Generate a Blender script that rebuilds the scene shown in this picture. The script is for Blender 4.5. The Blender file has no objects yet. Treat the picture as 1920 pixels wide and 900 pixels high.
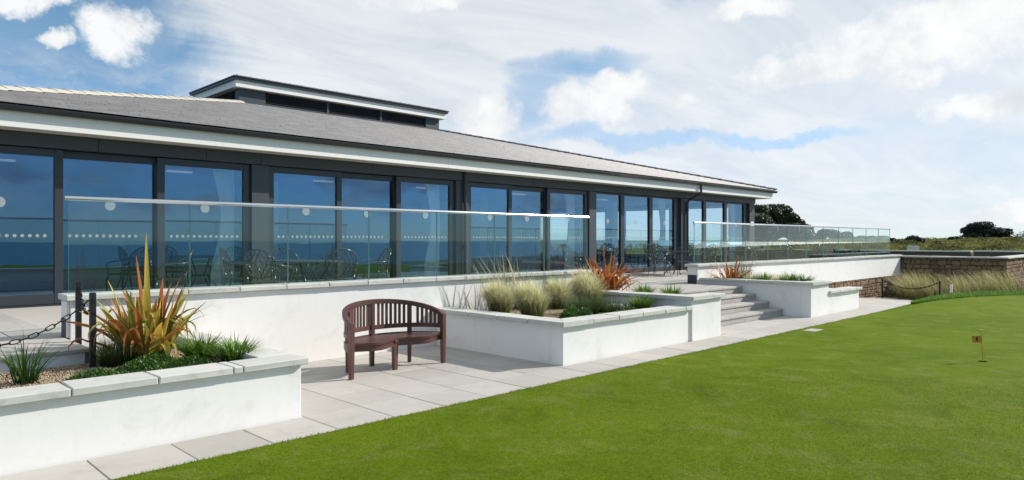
import bpy, bmesh, math, random
import numpy as np
from mathutils import Vector, Matrix
random.seed(7)
RNG = np.random.default_rng(7)
PI = math.pi
S = bpy.context.scene
COL = S.collection
R = math.radians

# ------------------------------------------------------------------ camera
cam_d = bpy.data.cameras.new('camera')
cam_d.sensor_width = 36.0
cam_d.lens = 36.0 * 1305 / 1920
cam_d.clip_start = 0.05
cam_d.clip_end = 12000
cam = bpy.data.objects.new('camera', cam_d)
COL.objects.link(cam)
cam.location = (0, 0, 1.7)
cam.rotation_euler = (R(90), 0, R(-45))
S.camera = cam
S.view_settings.view_transform = 'Standard'
S.view_settings.look = 'None'
S.view_settings.gamma = 1.0
S.view_settings.use_curve_mapping = False
S.view_settings.exposure = 0.28
try:
    S.cycles.max_bounces = 10
    S.cycles.transparent_max_bounces = 24
    S.cycles.glossy_bounces = 5
    S.cycles.sample_clamp_indirect = 8
    S.cycles.caustics_reflective = False
    S.cycles.caustics_refractive = False
except Exception:
    pass

# ------------------------------------------------------------------ sun and sky
SUN_EL, SUN_AZ = R(31), R(-23.5)          # azimuth measured from +X towards +Y
sun_dir = Vector((math.cos(SUN_EL) * math.cos(SUN_AZ), math.cos(SUN_EL) * math.sin(SUN_AZ), math.sin(SUN_EL)))
sl = bpy.data.lights.new('sun', 'SUN')
sl.energy = 4.5
sl.angle = R(0.5)
sl.color = (1.0, 0.95, 0.87)
so = bpy.data.objects.new('sun', sl)
COL.objects.link(so)
so.rotation_euler = (-sun_dir).to_track_quat('-Z', 'Y').to_euler()
so.location = sun_dir * 60

W = bpy.data.worlds.new('World')
S.world = W
W.use_nodes = True
wt = W.node_tree
for n in list(wt.nodes):
    wt.nodes.remove(n)


class NG:
    """tiny helper to write node expressions"""
    def __init__(s, tree):
        s.t = tree

    def n(s, kind, **kw):
        nd = s.t.nodes.new(kind)
        for k, v in kw.items():
            setattr(nd, k, v)
        return nd

    def put(s, sock, v):
        if isinstance(v, bpy.types.NodeSocket):
            s.t.links.new(v, sock)
        elif v is not None:
            if isinstance(v, (tuple, list)) and len(v) == 3 and sock.type == 'RGBA':
                v = (*v, 1)
            sock.default_value = v

    def m(s, op, a, b=None, c=None, clamp=False):
        nd = s.n('ShaderNodeMath', operation=op, use_clamp=clamp)
        s.put(nd.inputs[0], a)
        if b is not None: s.put(nd.inputs[1], b)
        if c is not None: s.put(nd.inputs[2], c)
        return nd.outputs[0]

    def vm(s, op, a, b=None, sc=None):
        nd = s.n('ShaderNodeVectorMath', operation=op)
        s.put(nd.inputs[0], a)
        if b is not None: s.put(nd.inputs[1], b)
        if sc is not None: s.put(nd.inputs['Scale'], sc)
        return nd.outputs['Value'] if op in ('DOT_PRODUCT', 'LENGTH') else nd.outputs[0]

    def ss(s, x, lo, hi):
        nd = s.n('ShaderNodeMapRange', interpolation_type='SMOOTHSTEP')
        s.put(nd.inputs[0], x)
        nd.inputs[1].default_value = lo
        nd.inputs[2].default_value = hi
        return nd.outputs[0]

    def noise(s, vec, scale, detail=4, rough=.55, dist=0.):
        nd = s.n('ShaderNodeTexNoise')
        s.put(nd.inputs['Vector'], vec)
        nd.inputs['Scale'].default_value = scale
        nd.inputs['Detail'].default_value = detail
        nd.inputs['Roughness'].default_value = rough
        nd.inputs['Distortion'].default_value = dist
        return nd.outputs['Fac']

    def mix(s, f, a, b, blend='MIX'):
        nd = s.n('ShaderNodeMix', data_type='RGBA', blend_type=blend)
        s.put(nd.inputs[0], f)
        s.put(nd.inputs[6], a)
        s.put(nd.inputs[7], b)
        return nd.outputs[2]


g = NG(wt)
sky = g.n('ShaderNodeTexSky', sky_type='NISHITA', sun_disc=False)
sky.sun_elevation = SUN_EL
sky.sun_rotation = math.atan2(sun_dir.x, sun_dir.y)
sky.altitude = 0
sky.air_density = 1.0
sky.dust_density = 0.1
sky.ozone_density = 1.6
tc = g.n('ShaderNodeTexCoord').outputs['Generated']
sep = g.n('ShaderNodeSeparateXYZ')
g.put(sep.inputs[0], tc)
dz = sep.outputs[2]
fwv, rtv = Vector((.7071, .7071, 0)), Vector((.7071, -.7071, 0))


def sky_dir(px, py):
    return (fwv + rtv * ((px - 960) / 1305) + Vector((0, 0, (450 - py) / 1305))).normalized()


# flat cloud-deck coordinates for veils
inv = g.m('DIVIDE', 1.0, g.m('ADD', g.m('MAXIMUM', dz, 0.0), 0.10))
deck = g.vm('SCALE', tc, sc=inv)
warp = g.n('ShaderNodeTexNoise')
g.put(warp.inputs['Vector'], tc)
warp.inputs['Scale'].default_value = 9
warp.inputs['Detail'].default_value = 6
warp.inputs['Roughness'].default_value = .62
wv = g.vm('SCALE', g.vm('SUBTRACT', warp.outputs['Color'], (.5, .5, .5)), sc=.085)
dirw = g.vm('ADD', tc, wv)
n_big = g.noise(deck, .55, 5, .55, .6)
n_mid = g.noise(tc, 5.5, 7, .6, .3)
n_fine = g.noise(tc, 16, 8, .65, .2)


def blob(px, py, w, h, vec):
    d = sky_dir(px, py)
    t1 = Vector((d.y, -d.x, 0)).normalized()
    t2 = t1.cross(d)
    a = g.m('MULTIPLY', g.vm('DOT_PRODUCT', vec, tuple(t1)), 1305 / w)
    b = g.m('MULTIPLY', g.vm('DOT_PRODUCT', vec, tuple(t2)), 1305 / h)
    r2 = g.m('ADD', g.m('MULTIPLY', a, a), g.m('MULTIPLY', b, b))
    front = g.ss(g.vm('DOT_PRODUCT', tc, tuple(d)), .5, .7)
    return g.m('MULTIPLY', g.m('MAXIMUM', g.m('SUBTRACT', 1.0, r2), 0.0), front)


def msum(lst):
    o = lst[0]
    for q in lst[1:]:
        o = g.m('MAXIMUM', o, q)
    return o


n_vf = g.noise(tc, 48, 6, .65)
n_str = g.noise(g.vm('MULTIPLY', deck, (.55, 1.7, 1.0)), 1.1, 8, .62, .8)
# distinct cumulus heaps seen in the picture
heaps = msum([blob(225, 66, 72, 44, dirw), blob(190, 58, 45, 34, dirw), blob(100, 70, 34, 16, dirw), blob(55, 4, 80, 20, dirw),
              blob(1095, 195, 125, 46, dirw), blob(1150, 168, 85, 40, dirw), blob(1040, 210, 60, 34, dirw), blob(905, 215, 80, 62, dirw),
              blob(780, 2, 110, 26, dirw), blob(1720, 80, 250, 66, dirw), blob(1540, 125, 150, 40, dirw), blob(1860, 192, 130, 30, dirw),
              blob(1830, 25, 200, 46, dirw), blob(1285, 185, 30, 16, dirw), blob(1710, 150, 70, 20, dirw), blob(1890, 400, 100, 20, dirw),
              blob(1400, 15, 90, 22, dirw), blob(2300, 120, 260, 90, dirw), blob(-420, 60, 170, 50, dirw)])
hn = g.m('ADD', g.m('MULTIPLY', g.m('SUBTRACT', n_fine, .5), 1.7), g.m('MULTIPLY', g.m('SUBTRACT', n_vf, .5), .9))
heap_d = g.m('MULTIPLY', g.ss(g.m('ADD', heaps, hn), .12, .98), .96)
# smaller heaps scattered over the rest of the sky, and a broken bank low down all round
scatter = g.m('MULTIPLY', g.ss(g.noise(dirw, 4.2, 6, .58), .60, .78), .6)
bank_n = g.noise(g.vm('MULTIPLY', dirw, (1.0, 1.0, 3.0)), 5.2, 7, .62, .2)
bank = g.m('MULTIPLY', g.m('MULTIPLY', g.ss(bank_n, .42, .60), .88), g.m('MULTIPLY', g.ss(dz, .015, .05), g.ss(dz, .26, .12)))
# thin bright veil: thickest over the middle and the right of the picture
veil_blobs = msum([blob(760, 190, 430, 150, dirw), blob(640, 40, 330, 110, dirw), blob(1020, 30, 360, 110, dirw), blob(1450, 60, 420, 130, dirw), blob(1350, 330, 950, 170, dirw),
                   blob(1750, 230, 800, 330, dirw), blob(2500, 250, 800, 400, dirw)])
veil = g.ss(g.m('ADD', veil_blobs, g.m('ADD', g.m('MULTIPLY', g.m('SUBTRACT', n_mid, .5), .55), g.m('MULTIPLY', g.m('SUBTRACT', n_str, .5), .75))), .0, .72)
hole = msum([blob(1075, 118, 150, 34, dirw), blob(985, 200, 60, 70, dirw), blob(1180, 262, 260, 24, dirw), blob(1010, 150, 60, 40, dirw), blob(1460, 250, 160, 16, dirw)])
veil = g.m('MULTIPLY', veil, g.m('SUBTRACT', 1.0, g.m('MULTIPLY', g.ss(hole, .02, .9), .58)))
veil = g.m('MULTIPLY', veil, g.m('ADD', .54, g.m('MULTIPLY', n_str, .58)))
bank = g.m('MULTIPLY', bank, g.m('SUBTRACT', 1.0, g.m('MULTIPLY', g.ss(veil, .05, .5), .85)))
thin = g.m('MULTIPLY', g.ss(n_big, .50, .80), .35)
thin = g.m('MAXIMUM', thin, g.m('MULTIPLY', g.ss(g.m('ADD', dz, g.m('MULTIPLY', g.m('SUBTRACT', n_mid, .5), .5)), .42, .75), .72))  # cloud cover overhead, out of view, added to lift neutral ambient light
dens_v = g.m('MULTIPLY', msum([veil, thin]), g.ss(dz, -.02, .02), clamp=True)
dens_h = g.m('MULTIPLY', msum([heap_d, scatter]), g.ss(dz, -.02, .02), clamp=True)
bank_s = g.noise(g.vm('MULTIPLY', g.vm('ADD', dirw, (0, 0, -.012)), (1.0, 1.0, 3.0)), 7.0, 7, .62, .2)
n_sh = g.noise(g.vm('ADD', tc, tuple(-sun_dir * .03)), 11, 8, .62)
deep = g.mix(1.0, sky.outputs[0], g.mix(g.ss(dz, .0, .28), (.50, .74, 1.16), (.74, .94, 1.0)), 'MULTIPLY')
veil_c = g.vm('SCALE', g.mix(0.0, (.955, .98, 1.0), (1, 1, 1)), sc=g.m('ADD', 6.7, g.m('MULTIPLY', g.ss(n_str, .3, .7), .75)))
heap_c = g.vm('SCALE', g.mix(g.ss(n_sh, .30, .55), (.90, .95, 1.0), (1.0, 1.0, 1.0)), sc=g.m('ADD', 6.5, g.m('MULTIPLY', g.ss(n_sh, .30, .62), 1.35)))
bank_c = g.vm('SCALE', g.mix(g.ss(bank_s, .40, .62), (.44, .55, .76), (.97, .99, 1.0)), sc=6.6)
skyc = g.mix(dens_h, g.mix(bank, g.mix(dens_v, deep, veil_c), bank_c), heap_c)
bg = g.n('ShaderNodeBackground')
g.put(bg.inputs[0], skyc)
bg.inputs[1].default_value = 0.105
wo = g.n('ShaderNodeOutputWorld')
wt.links.new(bg.outputs[0], wo.inputs[0])

# ------------------------------------------------------------------ materials
MATS = {}


def new_mat(name):
    m = bpy.data.materials.new(name)
    m.use_nodes = True
    nt = m.node_tree
    for n in list(nt.nodes):
        nt.nodes.remove(n)
    h = NG(nt)
    out = h.n('ShaderNodeOutputMaterial')
    MATS[name] = m
    return m, h, out


def rough_mat(name, col, rough=.7, var=.12, scale=3., bump=.15, bscale=120., metallic=0., spec=.4, per_obj=.0,
              stain=None, stain_amt=.5, stain_scale=6., fine=None, bdist=.004, coat=0., island=0., drip=0.):
    m, h, out = new_mat(name)
    co = h.n('ShaderNodeTexCoord').outputs['Object']
    oi = h.n('ShaderNodeObjectInfo')
    off = h.vm('SCALE', oi.outputs['Location'], sc=.731)
    vec = h.vm('ADD', co, off)
    nz = h.noise(vec, scale, 6, .6)
    k = h.m('ADD', 1.0 - var, h.m('MULTIPLY', nz, 2 * var))
    if fine:
        k = h.m('MULTIPLY', k, h.m('ADD', 1 - fine[1], h.m('MULTIPLY', h.noise(vec, fine[0], 3, .7), 2 * fine[1])))
    if island:
        k = h.m('MULTIPLY', k, h.m('ADD', 1 - island, h.m('MULTIPLY', h.n('ShaderNodeNewGeometry').outputs['Random Per Island'], 2 * island)))
    if per_obj:
        k = h.m('MULTIPLY', k, h.m('ADD', 1 - per_obj, h.m('MULTIPLY', oi.outputs['Random'], 2 * per_obj)))
    c = h.vm('SCALE', h.mix(0., (*col, 1), (*col, 1)), sc=k)
    if stain:
        sm = h.m('MULTIPLY', h.ss(h.noise(vec, stain_scale, 8, .68, .4), .52, .72), stain_amt)
        c = h.mix(sm, c, stain)
    if drip:
        dn = h.noise(h.vm('MULTIPLY', vec, (1.0, 1.0, .10)), 11, 6, .7)
        c = h.mix(h.m('MULTIPLY', h.ss(dn, .54, .74), drip), c, (.50, .48, .42))
        sp = h.noise(vec, 26, 3, .6)
        c = h.mix(h.m('MULTIPLY', h.ss(sp, .72, .76), .5), c, (.36, .34, .31))
    b = h.n('ShaderNodeBsdfPrincipled')
    h.put(b.inputs['Base Color'], c)
    b.inputs['Roughness'].default_value = rough
    b.inputs['Metallic'].default_value = metallic
    b.inputs['Specular IOR Level'].default_value = spec
    b.inputs['Coat Weight'].default_value = coat
    if bump:
        bp = h.n('ShaderNodeBump')
        bp.inputs['Strength'].default_value = bump
        bp.inputs['Distance'].default_value = bdist
        h.put(bp.inputs['Height'], h.noise(vec, bscale, 5, .65))
        h.put(b.inputs['Normal'], bp.outputs[0])
    h.t.links.new(b.outputs[0], out.inputs[0])
    return m


def leaf_mat(name, c0, c1, alt0=None, alt1=None, rough=.5, var=.35, trans=.35, alt_lo=.5, alt_hi=.7, per_obj=False, stripe=None, patch=None, gam=1.0, lawn=False, third=None):
    """colour runs base -> tip (attribute t); a share of the leaves takes the alt colours"""
    m, h, out = new_mat(name)
    at = h.n('ShaderNodeAttribute', attribute_name='t').outputs['Fac']
    if gam != 1.0:
        at = h.m('POWER', at, gam)
    if per_obj:
        rnd = h.n('ShaderNodeObjectInfo').outputs['Random']
    else:
        rnd = h.n('ShaderNodeNewGeometry').outputs['Random Per Island']
    c = h.mix(at, c0, c1)
    if alt0:
        c2 = h.mix(at, alt0, alt1)
        c = h.mix(h.ss(rnd, alt_lo, alt_hi), c, c2)
    if third:
        c = h.mix(h.ss(rnd, .68, .74), c, h.mix(at, *third))
    if stripe:
        a2 = h.n('ShaderNodeAttribute', attribute_name='s').outputs['Fac']
        c = h.mix(h.m('MULTIPLY', h.ss(a2, .55, .95), .8), c, stripe)
        co = h.n('ShaderNodeTexCoord').outputs['Object']
        c = h.mix(h.m('MULTIPLY', h.ss(h.noise(co, 9, 4), .5, .7), .45), c, stripe)
    if lawn:
        ps = h.n('ShaderNodeNewGeometry').outputs['Position']
        c = h.mix(h.m('MULTIPLY', h.ss(h.noise(ps, 2.1, 6, .7, .8), .46, .72), .62), c, (.225, .235, .060))
        c = h.mix(h.m('MULTIPLY', h.ss(h.noise(h.vm('ADD', ps, (31, 17, 0)), 1.5, 6, .68, .7),   .48, .70), .46), c, (.062, .118, .002))
    if patch:
        ps = h.n('ShaderNodeNewGeometry').outputs['Position']
        c = h.mix(h.ss(h.noise(ps, patch[0], 3, .6), .42, .60), c, patch[1])
        c = h.mix(h.ss(h.noise(ps, patch[0] * 2.3, 3, .6), .55, .68), c, patch[2])
    k = h.m('ADD', 1 - var, h.m('MULTIPLY', h.m('FRACT', h.m('MULTIPLY', rnd, 17.31)), 2 * var))
    c = h.vm('SCALE', c, sc=k)
    d = h.n('ShaderNodeBsdfPrincipled')
    h.put(d.inputs['Base Color'], c)
    d.inputs['Roughness'].default_value = rough
    d.inputs['Specular IOR Level'].default_value = .35
    tr = h.n('ShaderNodeBsdfTranslucent')
    h.put(tr.inputs[0], c)
    mx = h.n('ShaderNodeMixShader')
    mx.inputs[0].default_value = trans
    h.t.links.new(d.outputs[0], mx.inputs[1])
    h.t.links.new(tr.outputs[0], mx.inputs[2])
    h.t.links.new(mx.outputs[0], out.inputs[0])
    return m


def glass_mat(name, tint, base, gain, wob=0.0, gtint=(1, 1, 1)):
    m, h, out = new_mat(name)
    ge = h.n('ShaderNodeNewGeometry')
    cs = h.m('ABSOLUTE', h.vm('DOT_PRODUCT', ge.outputs['Normal'], ge.outputs['Incoming']))
    sch = h.m('ADD', .04, h.m('MULTIPLY', h.m('POWER', h.m('SUBTRACT', 1.0, cs), 5.0), .96))
    fac = h.m('ADD', h.m('MULTIPLY', sch, gain), base, clamp=True)
    tr = h.n('ShaderNodeBsdfTransparent')
    tr.inputs[0].default_value = (*tint, 1)
    gl = h.n('ShaderNodeBsdfGlossy')
    gl.inputs['Roughness'].default_value = 0.0
    gl.inputs['Color'].default_value = (*gtint, 1)
    if wob:
        bp = h.n('ShaderNodeBump')
        bp.inputs['Strength'].default_value = wob
        bp.inputs['Distance'].default_value = .02
        h.put(bp.inputs['Height'], h.noise(h.n('ShaderNodeTexCoord').outputs['Object'], .9, 2, .5))
        h.put(gl.inputs['Normal'], bp.outputs[0])
    mx = h.n('ShaderNodeMixShader')
    h.put(mx.inputs[0], fac)
    h.t.links.new(tr.outputs[0], mx.inputs[1])
    h.t.links.new(gl.outputs[0], mx.inputs[2])
    h.t.links.new(mx.outputs[0], out.inputs[0])
    return m


M = MATS
rough_mat('white_render', (.84, .82, .785), .88, .05, 1.1, .35, 150, stain=(.56, .54, .49), stain_amt=.36, stain_scale=1.7, bdist=.003, fine=(9, .04), drip=.16)
rough_mat('white_paint', (.87, .84, .79), .5, .03, 2, .03, 60, stain=(.62, .62, .56), stain_amt=.15)
rough_mat('coping', (.56, .555, .51), .85, .12, 4, .35, 140, per_obj=.06, stain=(.30, .29, .25), stain_amt=.45, stain_scale=7, fine=(70, .10))
rough_mat('paving', (.45, .425, .385), .8, .10, 2.5, .25, 200, per_obj=.10, stain=(.31, .29, .25), stain_amt=.40, stain_scale=3, fine=(180, .07))
rough_mat('joint', (.27, .25, .22), .9, .2, 9, .2, 80)
rough_mat('step_stone', (.43, .405, .365), .8, .10, 3, .25, 180, per_obj=.06, stain=(.27, .25, .22), stain_amt=.3, fine=(160, .07))
rough_mat('slate', (.212, .202, .202), .55, .12, 1.2, .3, 90, spec=.5, stain=(.29, .275, .26), stain_amt=.3, stain_scale=1.1, island=.15)
rough_mat('hip_lit_pale', (.50, .47, .40), .8, .15, 5, .3, 90, per_obj=.08, stain=(.30, .28, .24), stain_amt=.35)  # paleness of the sunlit left hip put into the tile colour
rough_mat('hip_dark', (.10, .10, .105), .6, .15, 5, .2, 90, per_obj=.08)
rough_mat('anthracite', (.034, .041, .050), .42, .10, 1.5, .04, 200, spec=.45)
rough_mat('anthracite_panel', (.052, .062, .072), .5, .10, .8, .03, 200, spec=.4)
rough_mat('gutter_metal', (.020, .024, .028), .35, .1, 3, .02, 80, spec=.5)
rough_mat('louvre', (.012, .014, .017), .5, .1, 3, 0)
rough_mat('soffit', (.62, .60, .52), .7, .05, 2, .05, 60)
rough_mat('steel', (.72, .72, .70), .16, .04, 8, .02, 300, metallic=1.0)
rough_mat('wood', (.098, .040, .030), .38, .25, 4, .35, 60, spec=.5, per_obj=.22, fine=(40, .2), stain=(.16, .075, .06), stain_amt=.4, stain_scale=9)
rough_mat('iron_green', (.040, .060, .056), .22, .15, 10, .1, 120, spec=.55)
rough_mat('black_post', (.012, .013, .014), .45, .2, 10, .15, 100)
rough_mat('chain_metal', (.018, .016, .016), .45, .2, 20, .1, 100, metallic=.5)
rough_mat('white_post', (.78, .78, .76), .6, .05, 5, .05, 100)
rough_mat('soil', (.10, .075, .05), .95, .3, 12, .6, 60)
rough_mat('curtain', (.82, .81, .74), .9, .05, 6, .05, 200)
rough_mat('ceiling', (.62, .62, .60), .9, .03, 1, 0)
rough_mat('inner_wall', (.30, .28, .26), .9, .06, 1, 0)
rough_mat('carpet', (.07, .07, .085), .95, .15, 6, .2, 120)
rough_mat('flag_brown', (.50, .24, .025), .5, .1, 8, .05, 60)
rough_mat('flag_pole', (.60, .36, .03), .45, .1, 8, .05, 60)
rough_mat('flag_dark', (.03, .015, .01), .6, .1, 8, 0)
rough_mat('hole_shade', (.008, .008, .006), 1.0, .1, 8, 0, spec=0.)  # near-black colour stands for the shade inside the hole
rough_mat('stone_a', (.24, .155, .088), .9, .22, 7, .8, 40, per_obj=.30, stain=(.16, .12, .09), stain_amt=.5, stain_scale=9, bdist=.02)
rough_mat('mortar', (.15, .12, .09), .95, .2, 10, .6, 60)
rough_mat('bark', (.06, .045, .035), .9, .3, 8, .8, 30)
rough_mat('pebble', (.42, .33, .22), .85, .2, 40, 0)
rough_mat('dot_white', (.80, .82, .80), .6, .02, 10, 0)
m, h, out = new_mat('frosted_dot')
d_ = h.n('ShaderNodeBsdfDiffuse'); d_.inputs[0].default_value = (.62, .70, .72, 1)
t_ = h.n('ShaderNodeBsdfTransparent')
x_ = h.n('ShaderNodeMixShader'); x_.inputs[0].default_value = .36
h.t.links.new(t_.outputs[0], x_.inputs[1]); h.t.links.new(d_.outputs[0], x_.inputs[2]); h.t.links.new(x_.outputs[0], out.inputs[0])
m, h, out = new_mat('ceiling_lamp')
e_ = h.n('ShaderNodeEmission'); e_.inputs[0].default_value = (1, .95, .86, 1); e_.inputs[1].default_value = .18
h.t.links.new(e_.outputs[0], out.inputs[0])
rough_mat('glass_edge', (.26, .46, .43), .25, .05, 10, 0)
rough_mat('dark_block', (.05, .055, .065), .6, .1, 6, .1, 90)
rough_mat('pale_panel', (.70, .72, .70), .5, .03, 2, 0)  # even pale colour of the inner columns
glass_mat('window_glass', (.86, .92, .945), .115, 1.0, .045, (.42, .70, 1.0))
glass_mat('rail_glass', (.93, .972, .965), .0, .85, .0, (.9, .97, 1))

# pebbles: per-island colour
m, h, out = new_mat('gravel')
rp = h.n('ShaderNodeNewGeometry').outputs['Random Per Island']
cr = h.n('ShaderNodeValToRGB')
cr.color_ramp.elements[0].color = (.20, .13, .07, 1)
cr.color_ramp.elements[1].color = (.58, .50, .38, 1)
for p_, c_ in ((.35, (.42, .31, .18, 1)), (.6, (.50, .39, .25, 1)), (.8, (.36, .30, .25, 1))):
    e_ = cr.color_ramp.elements.new(p_)
    e_.color = c_
h.put(cr.inputs[0], rp)
b = h.n('ShaderNodeBsdfPrincipled')
h.put(b.inputs['Base Color'], cr.outputs[0])
b.inputs['Roughness'].default_value = .8
h.t.links.new(b.outputs[0], out.inputs[0])

# turf
def turf_mat(name, dark, light, straw):
    m, h, out = new_mat(name)
    geo = h.n('ShaderNodeNewGeometry').outputs['Position']
    big = h.noise(geo, .42, 4, .6, .5)
    mid = h.noise(geo, 2.1, 6, .7, .8)
    dk = h.noise(h.vm('ADD', geo, (31, 17, 0)), 1.5, 6, .68, .7)
    fine = h.noise(geo, 42, 5, .8)
    vf = h.noise(geo, 170, 3, .8)
    c = h.mix(h.ss(big, .3, .7), dark, light)
    c = h.mix(h.m('MULTIPLY', h.ss(mid, .46, .72), .60), c, straw)
    c = h.mix(h.m('MULTIPLY', h.ss(dk, .48, .70), .44), c, tuple(q_ * .62 for q_ in dark))
    k = h.m('MAXIMUM', .30, h.m('ADD', -.85, h.m('ADD', h.m('MULTIPLY', fine, 1.75), h.m('MULTIPLY', vf, 1.95))))
    c = h.vm('SCALE', c, sc=k)
    b = h.n('ShaderNodeBsdfPrincipled')
    h.put(b.inputs['Base Color'], c)
    b.inputs['Roughness'].default_value = .8
    b.inputs['Specular IOR Level'].default_value = .04
    bp = h.n('ShaderNodeBump')
    bp.inputs['Strength'].default_value = .9
    bp.inputs['Distance'].default_value = .012
    h.put(bp.inputs['Height'], h.m('ADD', h.noise(geo, 120, 4, .8), h.m('MULTIPLY', mid, .6)))
    h.put(b.inputs['Normal'], bp.outputs[0])
    h.t.links.new(b.outputs[0], out.inputs[0])
    return m


turf_mat('turf', (.096, .156, .003), (.132, .188, .006), (.198, .210, .052))
turf_mat('rough_turf', (.085, .18, .005), (.12, .22, .01), (.16, .20, .03))
turf_mat('heath', (.075, .085, .030), (.12, .13, .045), (.17, .15, .07))
leaf_mat('lawn_blade', (.080, .140, .004), (.165, .235, .010), (.12, .16, .010), (.24, .25, .06), var=.45, lawn=True)
leaf_mat('collar_blade', (.05, .13, .008), (.14, .29, .02), var=.25)
leaf_mat('flax_leaf', (.22, .16, .025), (.52, .12, .045), (.22, .25, .03), (.66, .50, .08), per_obj=True, var=.30, trans=.34, stripe=(.55, .34, .09), alt_lo=.26, alt_hi=.40, rough=.36, third=((.08, .17, .02), (.26, .38, .08)))
leaf_mat('flax_red', (.20, .13, .02), (.58, .14, .045), (.24, .17, .02), (.62, .34, .045), per_obj=True, var=.25, trans=.30, stripe=(.46, .13, .05), alt_lo=.6, alt_hi=.75, rough=.38)
leaf_mat('stipa', (.13, .15, .02), (1.0, .94, .66), (.22, .28, .04), (.92, .88, .48), var=.38, trans=.42, rough=.45, gam=1.45)
leaf_mat('tall_grass', (.05, .09, .025), (.20, .21, .08), (.09, .12, .03), (.45, .36, .18), var=.3)
leaf_mat('tuft', (.035, .09, .010), (.14, .27, .03), (.05, .13, .012), (.20, .33, .05), var=.3, rough=.4)
leaf_mat('tuft_dark', (.025, .065, .010), (.085, .18, .03), var=.3, rough=.4)
leaf_mat('rosemary', (.03, .05, .02), (.11, .16, .055), var=.35)
leaf_mat('cover', (.02, .065, .010), (.07, .17, .02), (.035, .10, .012), (.11, .23, .035), var=.35, rough=.45)
leaf_mat('marram', (.11, .12, .03), (.60, .50, .25), (.12, .15, .04), (.34, .36, .13), var=.35, trans=.4)
leaf_mat('pine_needles', (.018, .030, .011), (.045, .065, .022), var=.5, trans=.15)
leaf_mat('cypress_needles', (.008, .016, .010), (.016, .030, .016), var=.5, trans=.1)
leaf_mat('bush_leaves', (.04, .05, .02), (.07, .085, .03), var=.4, trans=.2)
leaf_mat('gorse', (.065, .08, .02), (.11, .13, .03), (.085, .08, .03), (.14, .125, .045), var=.25, trans=.3, rough=.9, patch=(.16, (.27, .27, .075), (.18, .13, .065)))
# sea
m, h, out = new_mat('sea_water')
b = h.n('ShaderNodeBsdfPrincipled')
b.inputs['Base Color'].default_value = (.06, .20, .26, 1)
b.inputs['Roughness'].default_value = .4
bp = h.n('ShaderNodeBump')
bp.inputs['Strength'].default_value = .6
bp.inputs['Distance'].default_value = .5
h.put(bp.inputs['Height'], h.noise(h.n('ShaderNodeNewGeometry').outputs['Position'], .15, 5, .6))
h.put(b.inputs['Normal'], bp.outputs[0])
h.t.links.new(b.outputs[0], out.inputs[0])

# ------------------------------------------------------------------ object helpers
ORI = {}


def origin(o):
    return ORI.get(o.name, Vector((0, 0, 0))) if o else Vector((0, 0, 0))


def tag(o, label=None, cat=None, group=None, kind=None):
    if label: o['label'] = label
    if cat: o['category'] = cat
    if group: o['group'] = group
    if kind: o['kind'] = kind
    return o


def thing(name, loc, label, cat, group=None):
    o = bpy.data.objects.new(name, None)
    o.empty_display_size = .2
    COL.objects.link(o)
    o.location = loc
    ORI[o.name] = Vector(loc)
    return tag(o, label, cat, group)


def link_mesh(name, me, parent=None):
    o = bpy.data.objects.new(name, me)
    COL.objects.link(o)
    if parent:
        o.parent = parent
        ORI[o.name] = origin(parent)
    return o


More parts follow.
